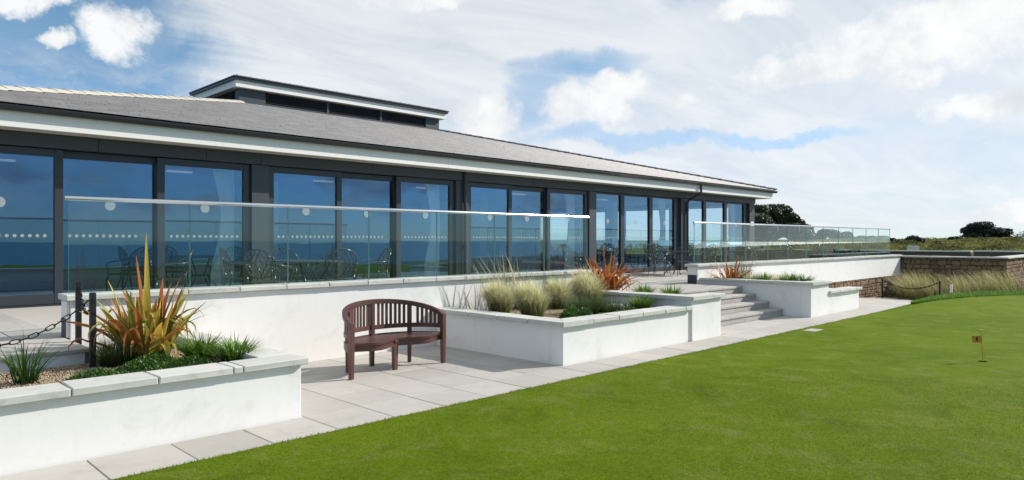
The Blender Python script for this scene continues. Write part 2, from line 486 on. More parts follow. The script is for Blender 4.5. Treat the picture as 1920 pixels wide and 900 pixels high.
class MB:
    def __init__(s):
        s.v = []
        s.f = []
        s.mi = []

    def add(s, vs, fs, mi=0):
        b = len(s.v)
        s.v += [tuple(p) for p in vs]
        s.f += [tuple(i + b for i in f) for f in fs]
        s.mi += [mi] * len(fs)
        return s

    def box(s, x0, x1, y0, y1, z0, z1, mi=0, mat=None):
        vs = [Vector(p) for p in ((x0, y0, z0), (x1, y0, z0), (x1, y1, z0), (x0, y1, z0), (x0, y0, z1), (x1, y0, z1), (x1, y1, z1), (x0, y1, z1))]
        if mat: vs = [mat @ p for p in vs]
        return s.add(vs, [(3, 2, 1, 0), (4, 5, 6, 7), (0, 1, 5, 4), (1, 2, 6, 5), (2, 3, 7, 6), (3, 0, 4, 7)], mi)

    def cbox(s, x0, x1, y0, y1, z0, z1, c=.006, mi=0, mat=None, jit=0.):
        """box with chamfered edges: 24 vertices, 44 triangles"""
        X, Y, Z = (x0, x1), (y0, y1), (z0, z1)
        ids = {}
        vs = []
        for i in (0, 1):
            for j in (0, 1):
                for k in (0, 1):
                    sx, sy, sz = (1 - 2 * i), (1 - 2 * j), (1 - 2 * k)
                    p = Vector((X[i], Y[j], Z[k]))
                    if jit: p = p + Vector((random.uniform(-jit, jit), random.uniform(-jit, jit), random.uniform(-jit, jit)))
                    ids[i, j, k, 'x'] = len(vs); vs.append(p + Vector((0, sy * c, sz * c)))
                    ids[i, j, k, 'y'] = len(vs); vs.append(p + Vector((sx * c, 0, sz * c)))
                    ids[i, j, k, 'z'] = len(vs); vs.append(p + Vector((sx * c, sy * c, 0)))
        fs = []
        q = lambda *a: ids[a]
        for i in (0, 1):
            f = [q(i, 0, 0, 'x'), q(i, 1, 0, 'x'), q(i, 1, 1, 'x'), q(i, 0, 1, 'x')]
            fs.append(f if i else f[::-1])
            f = [q(0, i, 0, 'y'), q(1, i, 0, 'y'), q(1, i, 1, 'y'), q(0, i, 1, 'y')]
            fs.append(f[::-1] if i else f)
            f = [q(0, 0, i, 'z'), q(1, 0, i, 'z'), q(1, 1, i, 'z'), q(0, 1, i, 'z')]
            fs.append(f if i else f[::-1])
        for i in (0, 1):
            for j in (0, 1):
                f = [q(i, j, 0, 'x'), q(i, j, 1, 'x'), q(i, j, 1, 'y'), q(i, j, 0, 'y')]
                fs.append(f if i == j else f[::-1])
                f = [q(i, 0, j, 'x'), q(i, 1, j, 'x'), q(i, 1, j, 'z'), q(i, 0, j, 'z')]
                fs.append(f[::-1] if i == j else f)
                f = [q(0, i, j, 'y'), q(1, i, j, 'y'), q(1, i, j, 'z'), q(0, i, j, 'z')]
                fs.append(f if i == j else f[::-1])
                for k in (0, 1):
                    f = [q(i, j, k, 'x'), q(i, j, k, 'y'), q(i, j, k, 'z')]
                    fs.append(f if (i + j + k) % 2 else f[::-1])
        if mat: vs = [mat @ p for p in vs]
        return s.add(vs, fs, mi)

    def tube(s, pts, r, n=8, closed=False, mi=0, cap=True, flat=1.0):
        pts = [Vector(p) for p in pts]
        N = len(pts)
        rr = r if isinstance(r, (list, tuple)) else [r] * N
        rings = []
        ref = Vector((0, 0, 1))
        for i, p in enumerate(pts):
            if closed:
                d = (pts[(i + 1) % N] - pts[i - 1]).normalized()
            else:
                d = (pts[min(i + 1, N - 1)] - pts[max(i - 1, 0)]).normalized()
            a = d.cross(ref if abs(d.z) < .95 else Vector((1, 0, 0))).normalized()
            b_ = d.cross(a).normalized()
            rings.append([p + (a * math.cos(2 * PI * k / n + PI / n) * flat + b_ * math.sin(2 * PI * k / n + PI / n)) * rr[i] for k in range(n)])
        vs = [v for rg in rings for v in rg]
        fs = []
        for i in range(N if closed else N - 1):
            j = (i + 1) % N
            for k in range(n):
                k2 = (k + 1) % n
                fs.append((i * n + k2, i * n + k, j * n + k, j * n + k2))
        if cap and not closed:
            fs.append(tuple(range(n)))
            fs.append(tuple((N - 1) * n + k for k in range(n))[::-1])
        return s.add(vs, fs, mi)

    def disc(s, c, r, nrm, n=16, th=.002, mi=0):
        """short cylinder"""
        nrm = Vector(nrm).normalized()
        a = nrm.orthogonal().normalized()
        b_ = nrm.cross(a)
        c = Vector(c)
        vs = [c + (a * math.cos(2 * PI * k / n) + b_ * math.sin(2 * PI * k / n)) * r for k in range(n)]
        vs += [v + nrm * th for v in vs]
        fs = [tuple(range(n))[::-1], tuple(range(n, 2 * n))] + [(k, (k + 1) % n, n + (k + 1) % n, n + k) for k in range(n)]
        return s.add(vs, fs, mi)

    def prism(s, prof, axis, a0, a1, mi=0):
        """profile swept along axis 'x' or 'y'; prof in (other, z)"""
        n = len(prof)
        mk = (lambda t, p: (t, p[0], p[1])) if axis == 'x' else (lambda t, p: (p[0], t, p[1]))
        vs = [mk(a0, p) for p in prof] + [mk(a1, p) for p in prof]
        fs = [tuple(range(n)), tuple(range(n, 2 * n))[::-1]] + [(k, n + k, n + (k + 1) % n, (k + 1) % n) for k in range(n)]
        return s.add(vs, fs, mi)

    def build(s, name, mat, parent=None, smooth=False, fix=False):
        o3 = origin(parent)
        me = bpy.data.meshes.new(name)
        me.from_pydata([(p[0] - o3.x, p[1] - o3.y, p[2] - o3.z) for p in s.v], [], s.f)
        ml = mat if isinstance(mat, (list, tuple)) else [mat]
        for q in ml:
            me.materials.append(M[q])
        if len(ml) > 1:
            me.polygons.foreach_set('material_index', s.mi)
        if fix:
            bm = bmesh.new()
            bm.from_mesh(me)
            bmesh.ops.recalc_face_normals(bm, faces=bm.faces)
            bm.to_mesh(me)
            bm.free()
        if smooth:
            me.polygons.foreach_set('use_smooth', [True] * len(me.polygons))
        me.update()
        return link_mesh(name, me, parent)


def mesh_np(name, verts, faces, mat, parent=None, attrs=None, smooth=False):
    me = bpy.data.meshes.new(name)
    o3 = origin(parent)
    V = np.asarray(verts, np.float32) - np.array([o3.x, o3.y, o3.z], np.float32)
    Fc = np.asarray(faces, np.int32)
    k = Fc.shape[1]
    me.vertices.add(len(V))
    me.vertices.foreach_set('co', V.ravel())
    me.loops.add(Fc.size)
    me.loops.foreach_set('vertex_index', Fc.ravel())
    me.polygons.add(len(Fc))
    me.polygons.foreach_set('loop_start', np.arange(0, Fc.size, k, dtype=np.int32))
    me.polygons.foreach_set('loop_total', np.full(len(Fc), k, np.int32))
    for an, av in (attrs or {}).items():
        a = me.attributes.new(an, 'FLOAT', 'POINT')
        a.data.foreach_set('value', np.asarray(av, np.float32))
    me.materials.append(M[mat])
    if smooth:
        me.polygons.foreach_set('use_smooth', np.ones(len(Fc), bool))
    me.update(calc_edges=True)
    me.validate()
    return link_mesh(name, me, parent)


def copy_tree(o, parent=None):
    c = o.copy()
    COL.objects.link(c)
    c.parent = parent
    for ch in list(o.children):
        copy_tree(ch, c)
    return c


def blades(base, az, L, lean, droop, width, seg=5, wind=(0, 0), wind_amt=0., flatten=1.0, fall=.55):
    """grass blades / leaves as tapered ribbons. arrays of length n; returns verts, faces, t"""
    n = len(base)
    t = np.linspace(0, 1, seg + 1)[None, :]
    dh = np.stack([np.cos(az), np.sin(az)], 1)
    hor = (lean[:, None] * t + droop[:, None] * t ** 2.2) * L[:, None]
    ver = (np.sqrt(np.clip(1 - lean ** 2, .05, 1))[:, None] * t - (droop * fall)[:, None] * t ** 2.6) * L[:, None] * flatten
    P = np.zeros((n, seg + 1, 3))
    P[:, :, 0] = base[:, 0:1] + dh[:, 0:1] * hor + wind[0] * wind_amt * L[:, None] * t ** 2
    P[:, :, 1] = base[:, 1:2] + dh[:, 1:2] * hor + wind[1] * wind_amt * L[:, None] * t ** 2
    P[:, :, 2] = base[:, 2:3] + ver
    sd = az + PI / 2 + RNG.uniform(-.6, .6, n)
    side = np.stack([np.cos(sd), np.sin(sd), np.zeros(n)], 1)
    w = width[:, None] * np.clip(1.0 - t ** 2.2, .06, 1) * (0.7 + .6 * np.minimum(t * 2.5, .5))
    A = P - side[:, None, :] * w[:, :, None] / 2
    B = P + side[:, None, :] * w[:, :, None] / 2
    V = np.stack([A, B], 2).reshape(-1, 3)
    tt = np.repeat(np.broadcast_to(t, (n, seg + 1)), 2, axis=1).reshape(-1)
    i0 = (np.arange(n) * (seg + 1) * 2)[:, None] + (np.arange(seg) * 2)[None, :]
    Fq = np.stack([i0, i0 + 1, i0 + 3, i0 + 2], 2).reshape(-1, 4)
    return V, Fq, tt


U = lambda a, b, n: RNG.uniform(a, b, n)


def clump(cx, cy, cz, n, rad, L, lean, droop, width, seg=5, wind=(0, 0), wa=0., az=None, fall=.55):
    r = rad * np.sqrt(U(0, 1, n))
    a = U(0, 2 * PI, n)
    base = np.stack([cx + r * np.cos(a), cy + r * np.sin(a), np.full(n, cz)], 1)
    az_ = a + U(-.9, .9, n) if az is None else az + U(-1, 1, n)
    return blades(base, az_, U(*L, n), U(*lean, n), U(*droop, n), U(*width, n), seg, wind, wa, fall=fall)


def join(parts):
    V, Fq, T = [], [], []
    o = 0
    for v, f, t in parts:
        V.append(v); Fq.append(f + o); T.append(t)
        o += len(v)
    return np.concatenate(V), np.concatenate(Fq), np.concatenate(T)


def plant(name, parts, mat, label, cat, group=None, loc=None):
    V, Fq, T = join(parts)
    o = mesh_np(name, V - np.array(loc), Fq, mat, attrs={'t': T})
    o.location = loc
    return tag(o, label, cat, group)


# ------------------------------------------------------------------ terrain
def sstep(x, a, b):
    t = np.clip((x - a) / (b - a), 0, 1)
    return t * t * (3 - 2 * t)


def hgt(x, y):
    x = np.asarray(x, float)
    y = np.asarray(y, float)
    z = -.10 - .42 * sstep(x, 17.5, 24)
    z = z + 2.05 * sstep(x, 34, 105) * sstep(y, -60, 0)
    z = z + .35 * np.sin(x * .045 + 1) * np.sin(y * .05) * sstep(x, 45, 90)
    z = z - 14 * sstep(-y, 30, 110)
    z = z - 6 * sstep(np.hypot(x, y), 250, 1500)
    return z


def axis_coords(lo, hi, fine_lo, fine_hi, step):
    c = list(np.arange(fine_lo, fine_hi + .01, step))
    d = step
    while c[-1] < hi:
        d *= 1.25
        c.append(c[-1] + d)
    d = step
    while c[0] > lo:
        d *= 1.25
        c.insert(0, c[0] - d)
    return np.array(c)


gx = axis_coords(-3000, 3500, -20, 130, 2.5)
gy = axis_coords(-200, 3500, -40, 60, 2.5)
GX, GY = np.meshgrid(gx, gy, indexing='ij')
GV = np.stack([GX, GY, hgt(GX, GY)], 2).reshape(-1, 3)
ny = len(gy)
ii = (np.arange(len(gx) - 1)[:, None] * ny + np.arange(ny - 1)[None, :]).reshape(-1)
tag(mesh_np('ground', GV, np.stack([ii, ii + ny, ii + ny + 1, ii + 1], 1), 'heath', smooth=True), kind='structure')
mb = MB()
mb.add([(-4000, -6000, -9), (4000, -6000, -9), (4000, -60, -9), (-4000, -60, -9)], [(0, 1, 2, 3)])
tag(mb.build('sea', 'sea_water'), kind='structure')


def poly_slab(name, pts, z0, z1, mat):
    n = len(pts)
    mbx = MB()
    mbx.add([(p[0], p[1], z1) for p in pts] + [(p[0], p[1], z0) for p in pts],
            [tuple(range(n))] + [(k, n + k, n + (k + 1) % n, (k + 1) % n) for k in range(n)])
    return mbx.build(name, mat, fix=True)


lawn_edge = [(-12, 5.44), (-2, 5.44), (3, 5.47), (8, 5.48), (14, 5.46), (19, 5.46), (21.2, 5.44), (22.6, 5.30), (24.2, 4.95), (25.6, 4.35), (26.8, 3.4), (27.8, 2.0), (28.4, 0), (28.8, -4), (28, -30), (-12, -30)]
lawn_pts = lawn_edge[::-1]
tag(poly_slab('lawn', lawn_pts, -.7, .012, 'turf'), kind='structure')
col_out = [(17.5, 5.50), (21.2, 5.62), (23.2, 5.75), (25.4, 5.65), (27.2, 5.0), (28.8, 3.8), (30.0, 2.0), (30.8, -1), (31, -6), (28, -6), (27.6, 0), (27.0, 2.0), (26.0, 3.4), (25, 4.2), (24, 4.7), (22.6, 5.2), (21.2, 5.40), (17.5, 5.44)]
tag(poly_slab('lawn_collar', col_out[::-1], -.8, .004, 'rough_turf'), kind='structure')

# ------------------------------------------------------------------ paving
def slab_meshes(w, d, th, mat, n=3, c=.006):
    out_ = []
    for k in range(n):
        q = MB()
        q.cbox(-w / 2, w / 2, -d / 2, d / 2, -th, 0, c, jit=.0012)
        me_o = q.build('tmp', mat)
        me = me_o.data
        bpy.data.objects.remove(me_o)
        out_.append(me)
    return out_


SW = .6150
slabs = slab_meshes(SW - .008, SW - .008, .05, 'paving', 4)


def lay(parent, name, x0, x1, y0, y1, z, zf=None, skip=None, sx=SW, sy=SW, x_anchor=None, meshes=None, stagger=0.):
    meshes = meshes or slabs
    xa = x0 if x_anchor is None else x_anchor
    j = 0
    y = y0
    while y < y1 - .02:
        d = min(sy, y1 - y)
        x = xa + (stagger * sx if j % 2 else 0)
        while x > x0 + .001: x -= sx
        while x < x1 - .02:
            a, b_ = max(x, x0), min(x + sx, x1)
            if b_ - a > .03 and not (skip and skip((a + b_) / 2, y + d / 2)):
                o = link_mesh(name, random.choice(meshes), parent)
                zz = z if zf is None else zf((a + b_) / 2, y + d / 2)
                o.location = Vector(((a + b_) / 2, y + d / 2, zz + random.uniform(-.0012, .0012))) - origin(parent)
                o.scale = ((b_ - a - .005) / (SW - .008), (d - .005) / (SW - .008), 1)
                if zf is not None:
                    o.rotation_euler = (0, math.atan2(zf(a, y) - zf(b_, y), b_ - a), 0)
            x += sx
        y += sy
        j += 1


mb = MB()
mb.box(-8, 18.6, 5.3, 8.9, -.12, -.012)
pave = tag(mb.build('pavement', 'joint'), kind='structure')
lay(pave, 'paving_slab', -3, 18.5, 5.52, 6.135, 0, x_anchor=.245)
mb = MB()
mb.box(-3, 18.5, 5.30, 5.516, -.05, -.004)
lay(pave, 'paving_slab', 3.2, 7.16, 6.135, 8.9, 0, x_anchor=2.09)
lay(pave, 'paving_slab', 11.2, 15.5, 6.135, 6.9, 0, x_anchor=11.0)


def path_z(x, y):
    return -.047 * max(0, x - 18.45)


mb = MB()
mb.add([(18.45, 5.2, -.015), (30.5, 5.2, path_z(30.5, 0) - .015), (30.5, 9.2, path_z(30.5, 0) - .015), (18.45, 9.2, -.015),
        (18.45, 5.2, -.3), (30.5, 5.2, -.9), (30.5, 9.2, -.9), (18.45, 9.2, -.3)],
       [(0, 1, 2, 3), (7, 6, 5, 4), (0, 4, 5, 1), (1, 5, 6, 2), (2, 6, 7, 3), (3, 7, 4, 0)])
path = tag(mb.build('path', 'joint', fix=True), kind='structure')
lay(path, 'paving_slab', 18.5, 28.2, 5.52, 8.95, 0, zf=path_z, skip=lambda x, y: x > 25.6 + (y - 5.5) * .75 or (x > 21.5 and y < 5.7))

# ------------------------------------------------------------------ white walls, planters
def coping_run_x(parent, joints, y0, y1, z0, z1, name='coping_stone', c=.008):
    for a, b_ in zip(joints[:-1], joints[1:]):
        q = MB()
        q.cbox(a + .005, b_ - .005, y0, y1, z0, z1 + random.uniform(-.002, .002), c, jit=.0025)
        q.build(name, 'coping', parent)


def coping_run_y(parent, joints, x0, x1, z0, z1, name='coping_stone', c=.008):
    for a, b_ in zip(joints[:-1], joints[1:]):
        q = MB()
        q.cbox(x0, x1, a + .005, b_ - .005, z0, z1 + random.uniform(-.002, .002), c, jit=.0025)
        q.build(name, 'coping', parent)


# planter one: bottom left
P1 = thing('planter', (1.0, 6.3, 0), 'long white rendered planter with bronze flax at the left edge', 'planter', 'white rendered garden planters')
q = MB(); q.cbox(-3.0, 3.29, 6.15, 6.37, -.1, .508, .006); q.build('front_wall', 'white_render', P1)
q = MB(); q.cbox(3.06, 3.287, 6.372, 8.86, -.1, .506, .006); q.build('side_wall', 'white_render', P1)
coping_run_x(P1, [-1.8, -1.15, -.5, .13, .75, 1.37, 1.99, 2.61, 2.70, 3.345], 6.09, 6.45, .510, .575)
coping_run_y(P1, [6.452, 7.07, 7.69, 8.3, 8.872], 3.0, 3.345, .510, .572)
q = MB(); q.box(-3, 3.06, 6.372, 8.86, .3, .455); q.build('soil', 'soil', P1)

# terrace retaining wall (left run)
TW = thing('retaining_wall', (6.4, 8.9, 0), 'long white rendered terrace wall behind the curved bench', 'wall', 'white terrace retaining walls')
q = MB(); q.cbox(1.985, 11.3, 8.88, 9.16, -.1, 1.028, .006); q.build('wall', 'white_render', TW)
jx = [1.93 + .645 * k for k in range(15)]
jx[-1] = 11.12
jx = [x for x in jx if x < 11.0] + [11.12]
coping_run_x(TW, jx, 8.82, 9.20, 1.030, 1.095)
q = MB(); q.cbox(1.955, 1.983, 8.90, 9.14, .62, 1.02, .003); q.build('end_panel', 'white_paint', TW)
q = MB(); q.cbox(1.950, 1.984, 8.93, 9.12, .60, .83, .003); q.build('end_block', 'dark_block', TW)

# planter two: beside bench
P2 = thing('planter', (8.7, 6.4, 0), 'white planter right of the bench filled with feathery grasses', 'planter', 'white rendered garden planters')
q = MB(); q.cbox(7.12, 10.385, 6.15, 6.37, -.1, .528, .006); q.build('front_wall', 'white_render', P2)
q = MB(); q.cbox(7.123, 7.34, 6.372, 8.875, -.1, .526, .006); q.build('side_wall', 'white_render', P2)
# mitred corner stones
zc0, zc1 = .530, .595


def poly_stone(parent, pts, z0, z1):
    n = len(pts)
    q = MB()
    q.add([(p[0], p[1], z1) for p in pts] + [(p[0], p[1], z0) for p in pts],
          [tuple(range(n))] + [(k, n + k, n + (k + 1) % n, (k + 1) % n) for k in range(n)] + [tuple(range(n, 2 * n))[::-1]])
    return q.build('coping_stone', 'coping', parent, fix=True)


poly_stone(P2, [(7.063, 6.09), (7.705, 6.09), (7.705, 6.44), (7.413, 6.44)], zc0, zc1)
poly_stone(P2, [(7.06, 6.097), (7.408, 6.445), (7.408, 6.745), (7.06, 6.745)], zc0, zc1)
coping_run_x(P2, [7.712, 8.32, 8.93, 9.55, 10.16, 10.375], 6.09, 6.44, zc0, zc1)
coping_run_y(P2, [6.752, 7.39, 8.01, 8.58, 8.875], 7.06, 7.408, zc0, zc1)
q = MB(); q.box(7.34, 10.38, 6.372, 8.875, .3, .475); q.build('soil', 'soil', P2)

# tall planter beside steps
P3 = thing('planter', (10.9, 6.4, 0), 'tall white planter block on the left of the stone steps', 'planter', 'white rendered garden planters')
q = MB(); q.cbox(10.388, 11.36, 6.115, 6.35, -.1, .688, .006); q.build('front_wall', 'white_render', P3)
q = MB(); q.cbox(10.391, 10.62, 6.352, 8.876, -.1, .686, .006); q.build('side_wall', 'white_render', P3)
q = MB(); q.cbox(11.12, 11.357, 6.352, 7.74, -.1, .60, .006); q.build('side_wall', 'white_render', P3)
poly_stone(P3, [(10.335, 6.06), (11.0, 6.06), (11.0, 6.42), (10.69, 6.42)], .690, .752)
poly_stone(P3, [(10.332, 6.067), (10.685, 6.425), (10.685, 6.95), (10.332, 6.95)], .690, .752)
q = MB(); q.cbox(11.01, 11.42, 6.06, 6.42, .690, .752, .007, jit=.002); q.build('coping_stone', 'coping', P3)
coping_run_y(P3, [6.955, 7.57, 8.2, 8.81], 10.332, 10.685, .690, .750)
q = MB(); q.box(10.62, 11.12, 6.352, 8.876, .3, .62); q.build('soil', 'soil', P3)

# planter right of steps
P4 = thing('planter', (15.9, 6.4, 0), 'white planter on the right of the steps with lower end box', 'planter', 'white rendered garden planters')
q = MB(); q.cbox(15.41, 16.41, 6.15, 6.37, -.1, .708, .006); q.build('front_wall', 'white_render', P4)
q = MB(); q.cbox(15.413, 15.62, 6.372, 8.90, -.1, .706, .006); q.build('side_wall', 'white_render', P4)
q = MB(); q.cbox(16.20, 16.408, 6.372, 8.876, -.1, .70, .006); q.build('side_wall', 'white_render', P4)
q = MB(); q.cbox(16.412, 18.43, 6.17, 6.38, -.1, .468, .006); q.build('front_wall', 'white_render', P4)
q = MB(); q.cbox(18.22, 18.428, 6.382, 8.876, -.1, .466, .006); q.build('side_wall', 'white_render', P4)
poly_stone(P4, [(15.363, 6.09), (15.98, 6.09), (15.98, 6.43), (15.703, 6.43)], .710, .772)
poly_stone(P4, [(15.36, 6.097), (15.70, 6.437), (15.70, 6.99), (15.36, 6.99)], .710, .772)
q = MB(); q.cbox(15.99, 16.48, 6.09, 6.43, .710, .772, .007, jit=.002); q.build('coping_stone', 'coping', P4)
coping_run_y(P4, [7.0, 7.62, 8.24, 8.86], 15.36, 15.70, .710, .770)
coping_run_x(P4, [16.42, 17.0, 17.62, 18.05, 18.49], 6.10, 6.43, .470, .532)
q = MB(); q.box(15.62, 16.2, 6.372, 8.876, .3, .64); q.build('soil', 'soil', P4)
q = MB(); q.box(16.41, 18.22, 6.382, 8.876, .2, .42); q.build('soil', 'soil', P4)

# ------------------------------------------------------------------ steps and terrace floor
ST = thing('stone_steps', (13.4, 7.0, 0), 'four grey stone steps rising between the two white planters', 'steps')
for k, yb in enumerate((6.77, 7.09, 7.41, 7.75)):
    z1 = .155 * (k + 1)
    q = MB(); q.box(11.36, 15.41, yb + .02, 8.4, z1 - .155 - (.1 if k == 0 else 0), z1 - .052); riser = q.build('step', 'joint', ST)
    xs = [11.362, 11.75] + [12.36 + .615 * i for i in range(5)] + [15.40]
    off = (0, .2, .05, .28)[k]
    xs = [xs[0]] + [x + off for x in xs[1:-1] if x + off < 15.2] + [xs[-1]]
    for a, b_ in zip(xs[:-1], xs[1:]):
        q = MB(); q.cbox(a + .003, b_ - .003, yb + .008, yb + .022, z1 - .155 + .004, z1 - .050, .002); q.build('riser_stone', 'step_stone', riser)
        if k < 3:
            q = MB(); q.cbox(a + .003, b_ - .003, yb - .012, yb + .335, z1 - .047, z1, .005); q.build('tread_stone', 'step_stone', riser)
        else:
            q = MB(); q.cbox(a + .003, b_ - .003, yb - .012, 8.36, z1 - .047, z1 + .002, .005); q.build('tread_stone', 'step_stone', riser)

mb = MB()
mb.box(-8, 31.3, 9.161, 13.4, -.3, .575)
mb.box(11.3, 15.4, 8.37, 9.16, -.3, .575)
mb.box(11.125, 11.355, 7.742, 8.88, -.3, .60)
mb.box(-8, 1.95, 7.95, 9.16, -.1, .575)
terr = tag(mb.build('terrace', 'joint'), kind='structure')
tslabs = slab_meshes(SW - .008, SW - .008, .043, 'paving', 3)
lay(terr, 'paving_slab', 11.3, 15.36, 8.37, 9.17, .62, x_anchor=11.3, meshes=tslabs)
lay(terr, 'paving_slab', 10.9, 20.0, 9.17, 13.36, .62, x_anchor=11.3, meshes=tslabs)
lay(terr, 'paving_slab', -1.2, 1.95, 9.17, 13.36, .62, x_anchor=.3, sx=1.23, sy=1.05, meshes=tslabs)
lay(terr, 'paving_slab', -1.2, 1.95, 7.90, 9.17, .62, x_anchor=.72, sx=1.23, sy=1.27, meshes=tslabs)
q = MB(); q.box(1.95, 10.9, 9.165, 13.38, .576, .618); q.build('floor', 'paving', terr)
q = MB(); q.box(20.0, 31.3, 9.165, 13.38, .576, .618); q.build('floor', 'paving', terr)
q = MB(); q.box(-1.2, 1.90, 7.935, 7.948, .40, .575); q.build('front_panel', 'white_render', terr)

# right-hand terrace wall: white band over stone
TR = thing('retaining_wall', (23.3, 8.9, -.4), 'white band of terrace wall running off right above rubble stone', 'wall', 'white terrace retaining walls')
q = MB(); q.cbox(15.33, 31.3, 8.88, 9.16, .28, 1.038, .006); q.build('wall', 'white_render', TR)
q = MB(); q.cbox(15.30, 15.328, 8.90, 9.14, .84, 1.03, .003); q.build('end_panel', 'white_paint', TR)
q = MB(); q.cbox(15.30, 15.329, 8.90, 9.14, .622, .832, .003); q.build('end_block', 'dark_block', TR)
jx = [15.25 + .62 * k for k in range(26)] + [31.36]
coping_run_x(TR, jx, 8.82, 9.20, 1.040, 1.105)


def stone_face(parent, u0, u1, z0, z1, place, rows_h=(.13, .20), w=(.15, .36), depth=.09):
    """irregular rubble: place(u, z) -> matrix carrying local (x along wall, y out of wall, z up)"""
    z = z0
    while z < z1 - .03:
        hh = min(random.uniform(*rows_h), z1 - z)
        u = u0 - random.uniform(0, .15)
        while u < u1:
            ww = random.uniform(*w)
            a, b_ = max(u, u0), min(u + ww, u1)
            if b_ - a > .05:
                o = link_mesh('stone', random.choice(STONES), parent)
                mt = place((a + b_) / 2, z + hh / 2 + random.uniform(-.012, .012))
                mt = Matrix.Translation(-origin(parent)) @ mt @ Matrix.Rotation(random.uniform(-.09, .09), 4, 'Y') @ Matrix.Diagonal((b_ - a - .014, depth * random.uniform(.7, 1.25), max(.03, hh - .014 + random.uniform(-.02, .012)), 1))
                o.matrix_local = mt
            u += ww
        z += hh


STONES = []
for k in range(7):
    bm = bmesh.new()
    bmesh.ops.create_cube(bm, size=1.0)
    bmesh.ops.bevel(bm, geom=list(bm.edges), offset=.16, segments=1, affect='EDGES')
    for v in bm.verts:
        v.co += Vector((random.uniform(-.05, .05), random.uniform(-.10, .10), random.uniform(-.06, .06)))
    me = bpy.data.meshes.new('stone')
    bm.to_mesh(me)
    bm.free()
    me.materials.append(M['stone_a'])
    STONES.append(me)

SWL = thing('stone_wall', (25, 8.95, -.5), 'brown rubble stone wall under the white terrace band', 'wall', 'rubble stone walls')
q = MB(); q.box(16.5, 31.36, 8.945, 9.15, -1.0, .275); q.build('backing', 'mortar', SWL)
stone_face(SWL, 23.4, 31.38, -.62, .275, lambda u, z: Matrix.Translation((u, 8.93, z)), w=(.12, .30), rows_h=(.09, .16))
SWR = thing('stone_wall', (31.5, 7, -.5), 'shaded dark stone wall behind the long dune grass', 'wall', 'rubble stone walls')
q = MB(); q.box(31.50, 31.9, 5.38, 9.5, -1.0, .99); q.build('backing', 'mortar', SWR)
stone_face(SWR, 5.30, 8.90, -.45, .99, lambda u, z: Matrix.Translation((31.47, u, z)) @ Matrix.Rotation(PI / 2, 4, 'Z'), w=(.14, .36), rows_h=(.11, .19))
coping_run_y(SWR, [5.24, 5.9, 6.6, 7.25, 7.9, 8.5, 9.2], 31.36, 31.95, .995, 1.055)
SWE = thing('stone_wall', (36, 5.3, -.5), 'sunlit rubble wall end at the right edge of the picture', 'wall', 'rubble stone walls')
q = MB(); q.box(31.92, 42, 5.40, 5.8, -1.0, .99); q.build('backing', 'mortar', SWE)
stone_face(SWE, 31.46, 36.6, -.45, .99, lambda u, z: Matrix.Translation((u, 5.37, z)), w=(.14, .34), rows_h=(.11, .19))
coping_run_x(SWE, [31.96 + .66 * k for k in range(9)] + [42], 5.25, 5.85, .995, 1.055)
FW = thing('field_wall', (46, 11, -.3), 'dark low boundary wall beyond the stone walls, in shade', 'wall')
q = MB(); q.cbox(46, 46.5, 1, 9.3, -.6, 1.02, .02); q.build('wall', 'mortar', FW)
q = MB(); q.cbox(46, 46.5, 9.45, 22, -.6, 1.00, .02); q.build('wall', 'mortar', FW)
q = MB(); q.cbox(45.93, 46.57, 1, 9.3, 1.025, 1.10, .01); q.build('coping_stone', 'coping', FW)
q = MB(); q.cbox(45.93, 46.57, 9.45, 22, 1.005, 1.08, .01); q.build('coping_stone', 'coping', FW)

# ------------------------------------------------------------------ clubhouse
XL, XR, YF, YB = .60, 27.65, 13.40, 35.3
EX0, EX1, EY0, EY1 = 0.0, 28.30, 12.75, 35.9
ZE, PT = 3.775, .2495
CH = thing('clubhouse', (14, 13.4, .6), 'single storey clubhouse with slate hip roof and wide glazing', 'building')
q = MB()
q.box(XL + .2, XR - .02, YF + .25, YB - .2, .45, .615)
q.build('floor', 'carpet', CH)
q = MB(); q.box(XL + .2, XR - .2, YF + .26, YB - .2, 3.34, 3.40); q.build('ceiling', 'ceiling', CH)
q = MB(); q.box(XL, XR, YB - .2, YB, .3, 3.42); q.box(XL, XL + .2, YF + .2, YB - .21, .3, 3.42); q.build('outer_wall', 'anthracite_panel', CH)
q = MB(); q.box(XL + .25, XR - 5, 22.0, 22.15, .62, 3.335); q.build('inner_wall', 'inner_wall', CH)
# end wall (right) with big windows
q = MB()
q.box(XR - .2, XR, YF + .35, 14.4, .3, 3.42)
for yy in (17.2, 20.0, 22.8, 25.6):
    q.box(XR - .2, XR - .002, yy - .12, yy + .12, .95, 3.15)
q.box(XR - .2, XR - .001, 14.4, 25.7, .3, .95)
q.box(XR - .2, XR - .001, 14.4, 25.7, 3.15, 3.42)
q.box(XR - .2, XR, 25.72, YB - .21, .3, 3.42)
q.build('end_wall', 'anthracite_panel', CH)
for y0_, y1_ in ((14.4, 17.08), (17.32, 19.88), (20.12, 22.68), (22.92, 25.48)):
    w_ = MB()
    fr_ = .06
    w_.box(XR - .15, XR - .06, y0_, y0_ + fr_, .96, 3.14); w_.box(XR - .15, XR - .06, y1_ - fr_, y1_, .96, 3.14)
    w_.box(XR - .15, XR - .06, y0_ + fr_, y1_ - fr_, .96, 1.02); w_.box(XR - .15, XR - .06, y0_ + fr_, y1_ - fr_, 3.08, 3.14)
    wo_ = w_.build('window', 'anthracite', CH)
    w_ = MB(); w_.box(XR - .11, XR - .10, y0_ + fr_, y1_ - fr_, 1.02, 3.08); w_.build('pane', 'rail_glass', wo_)

for x_ in (2.6, 6.1, 9.9, 13.4, 17.6, 22.4):
    w_ = MB(); w_.cbox(x_ - .28, x_ + .28, 17.2, 17.32, 3.30, 3.338, .004); w_.build('ceiling_light', 'ceiling_lamp', CH)
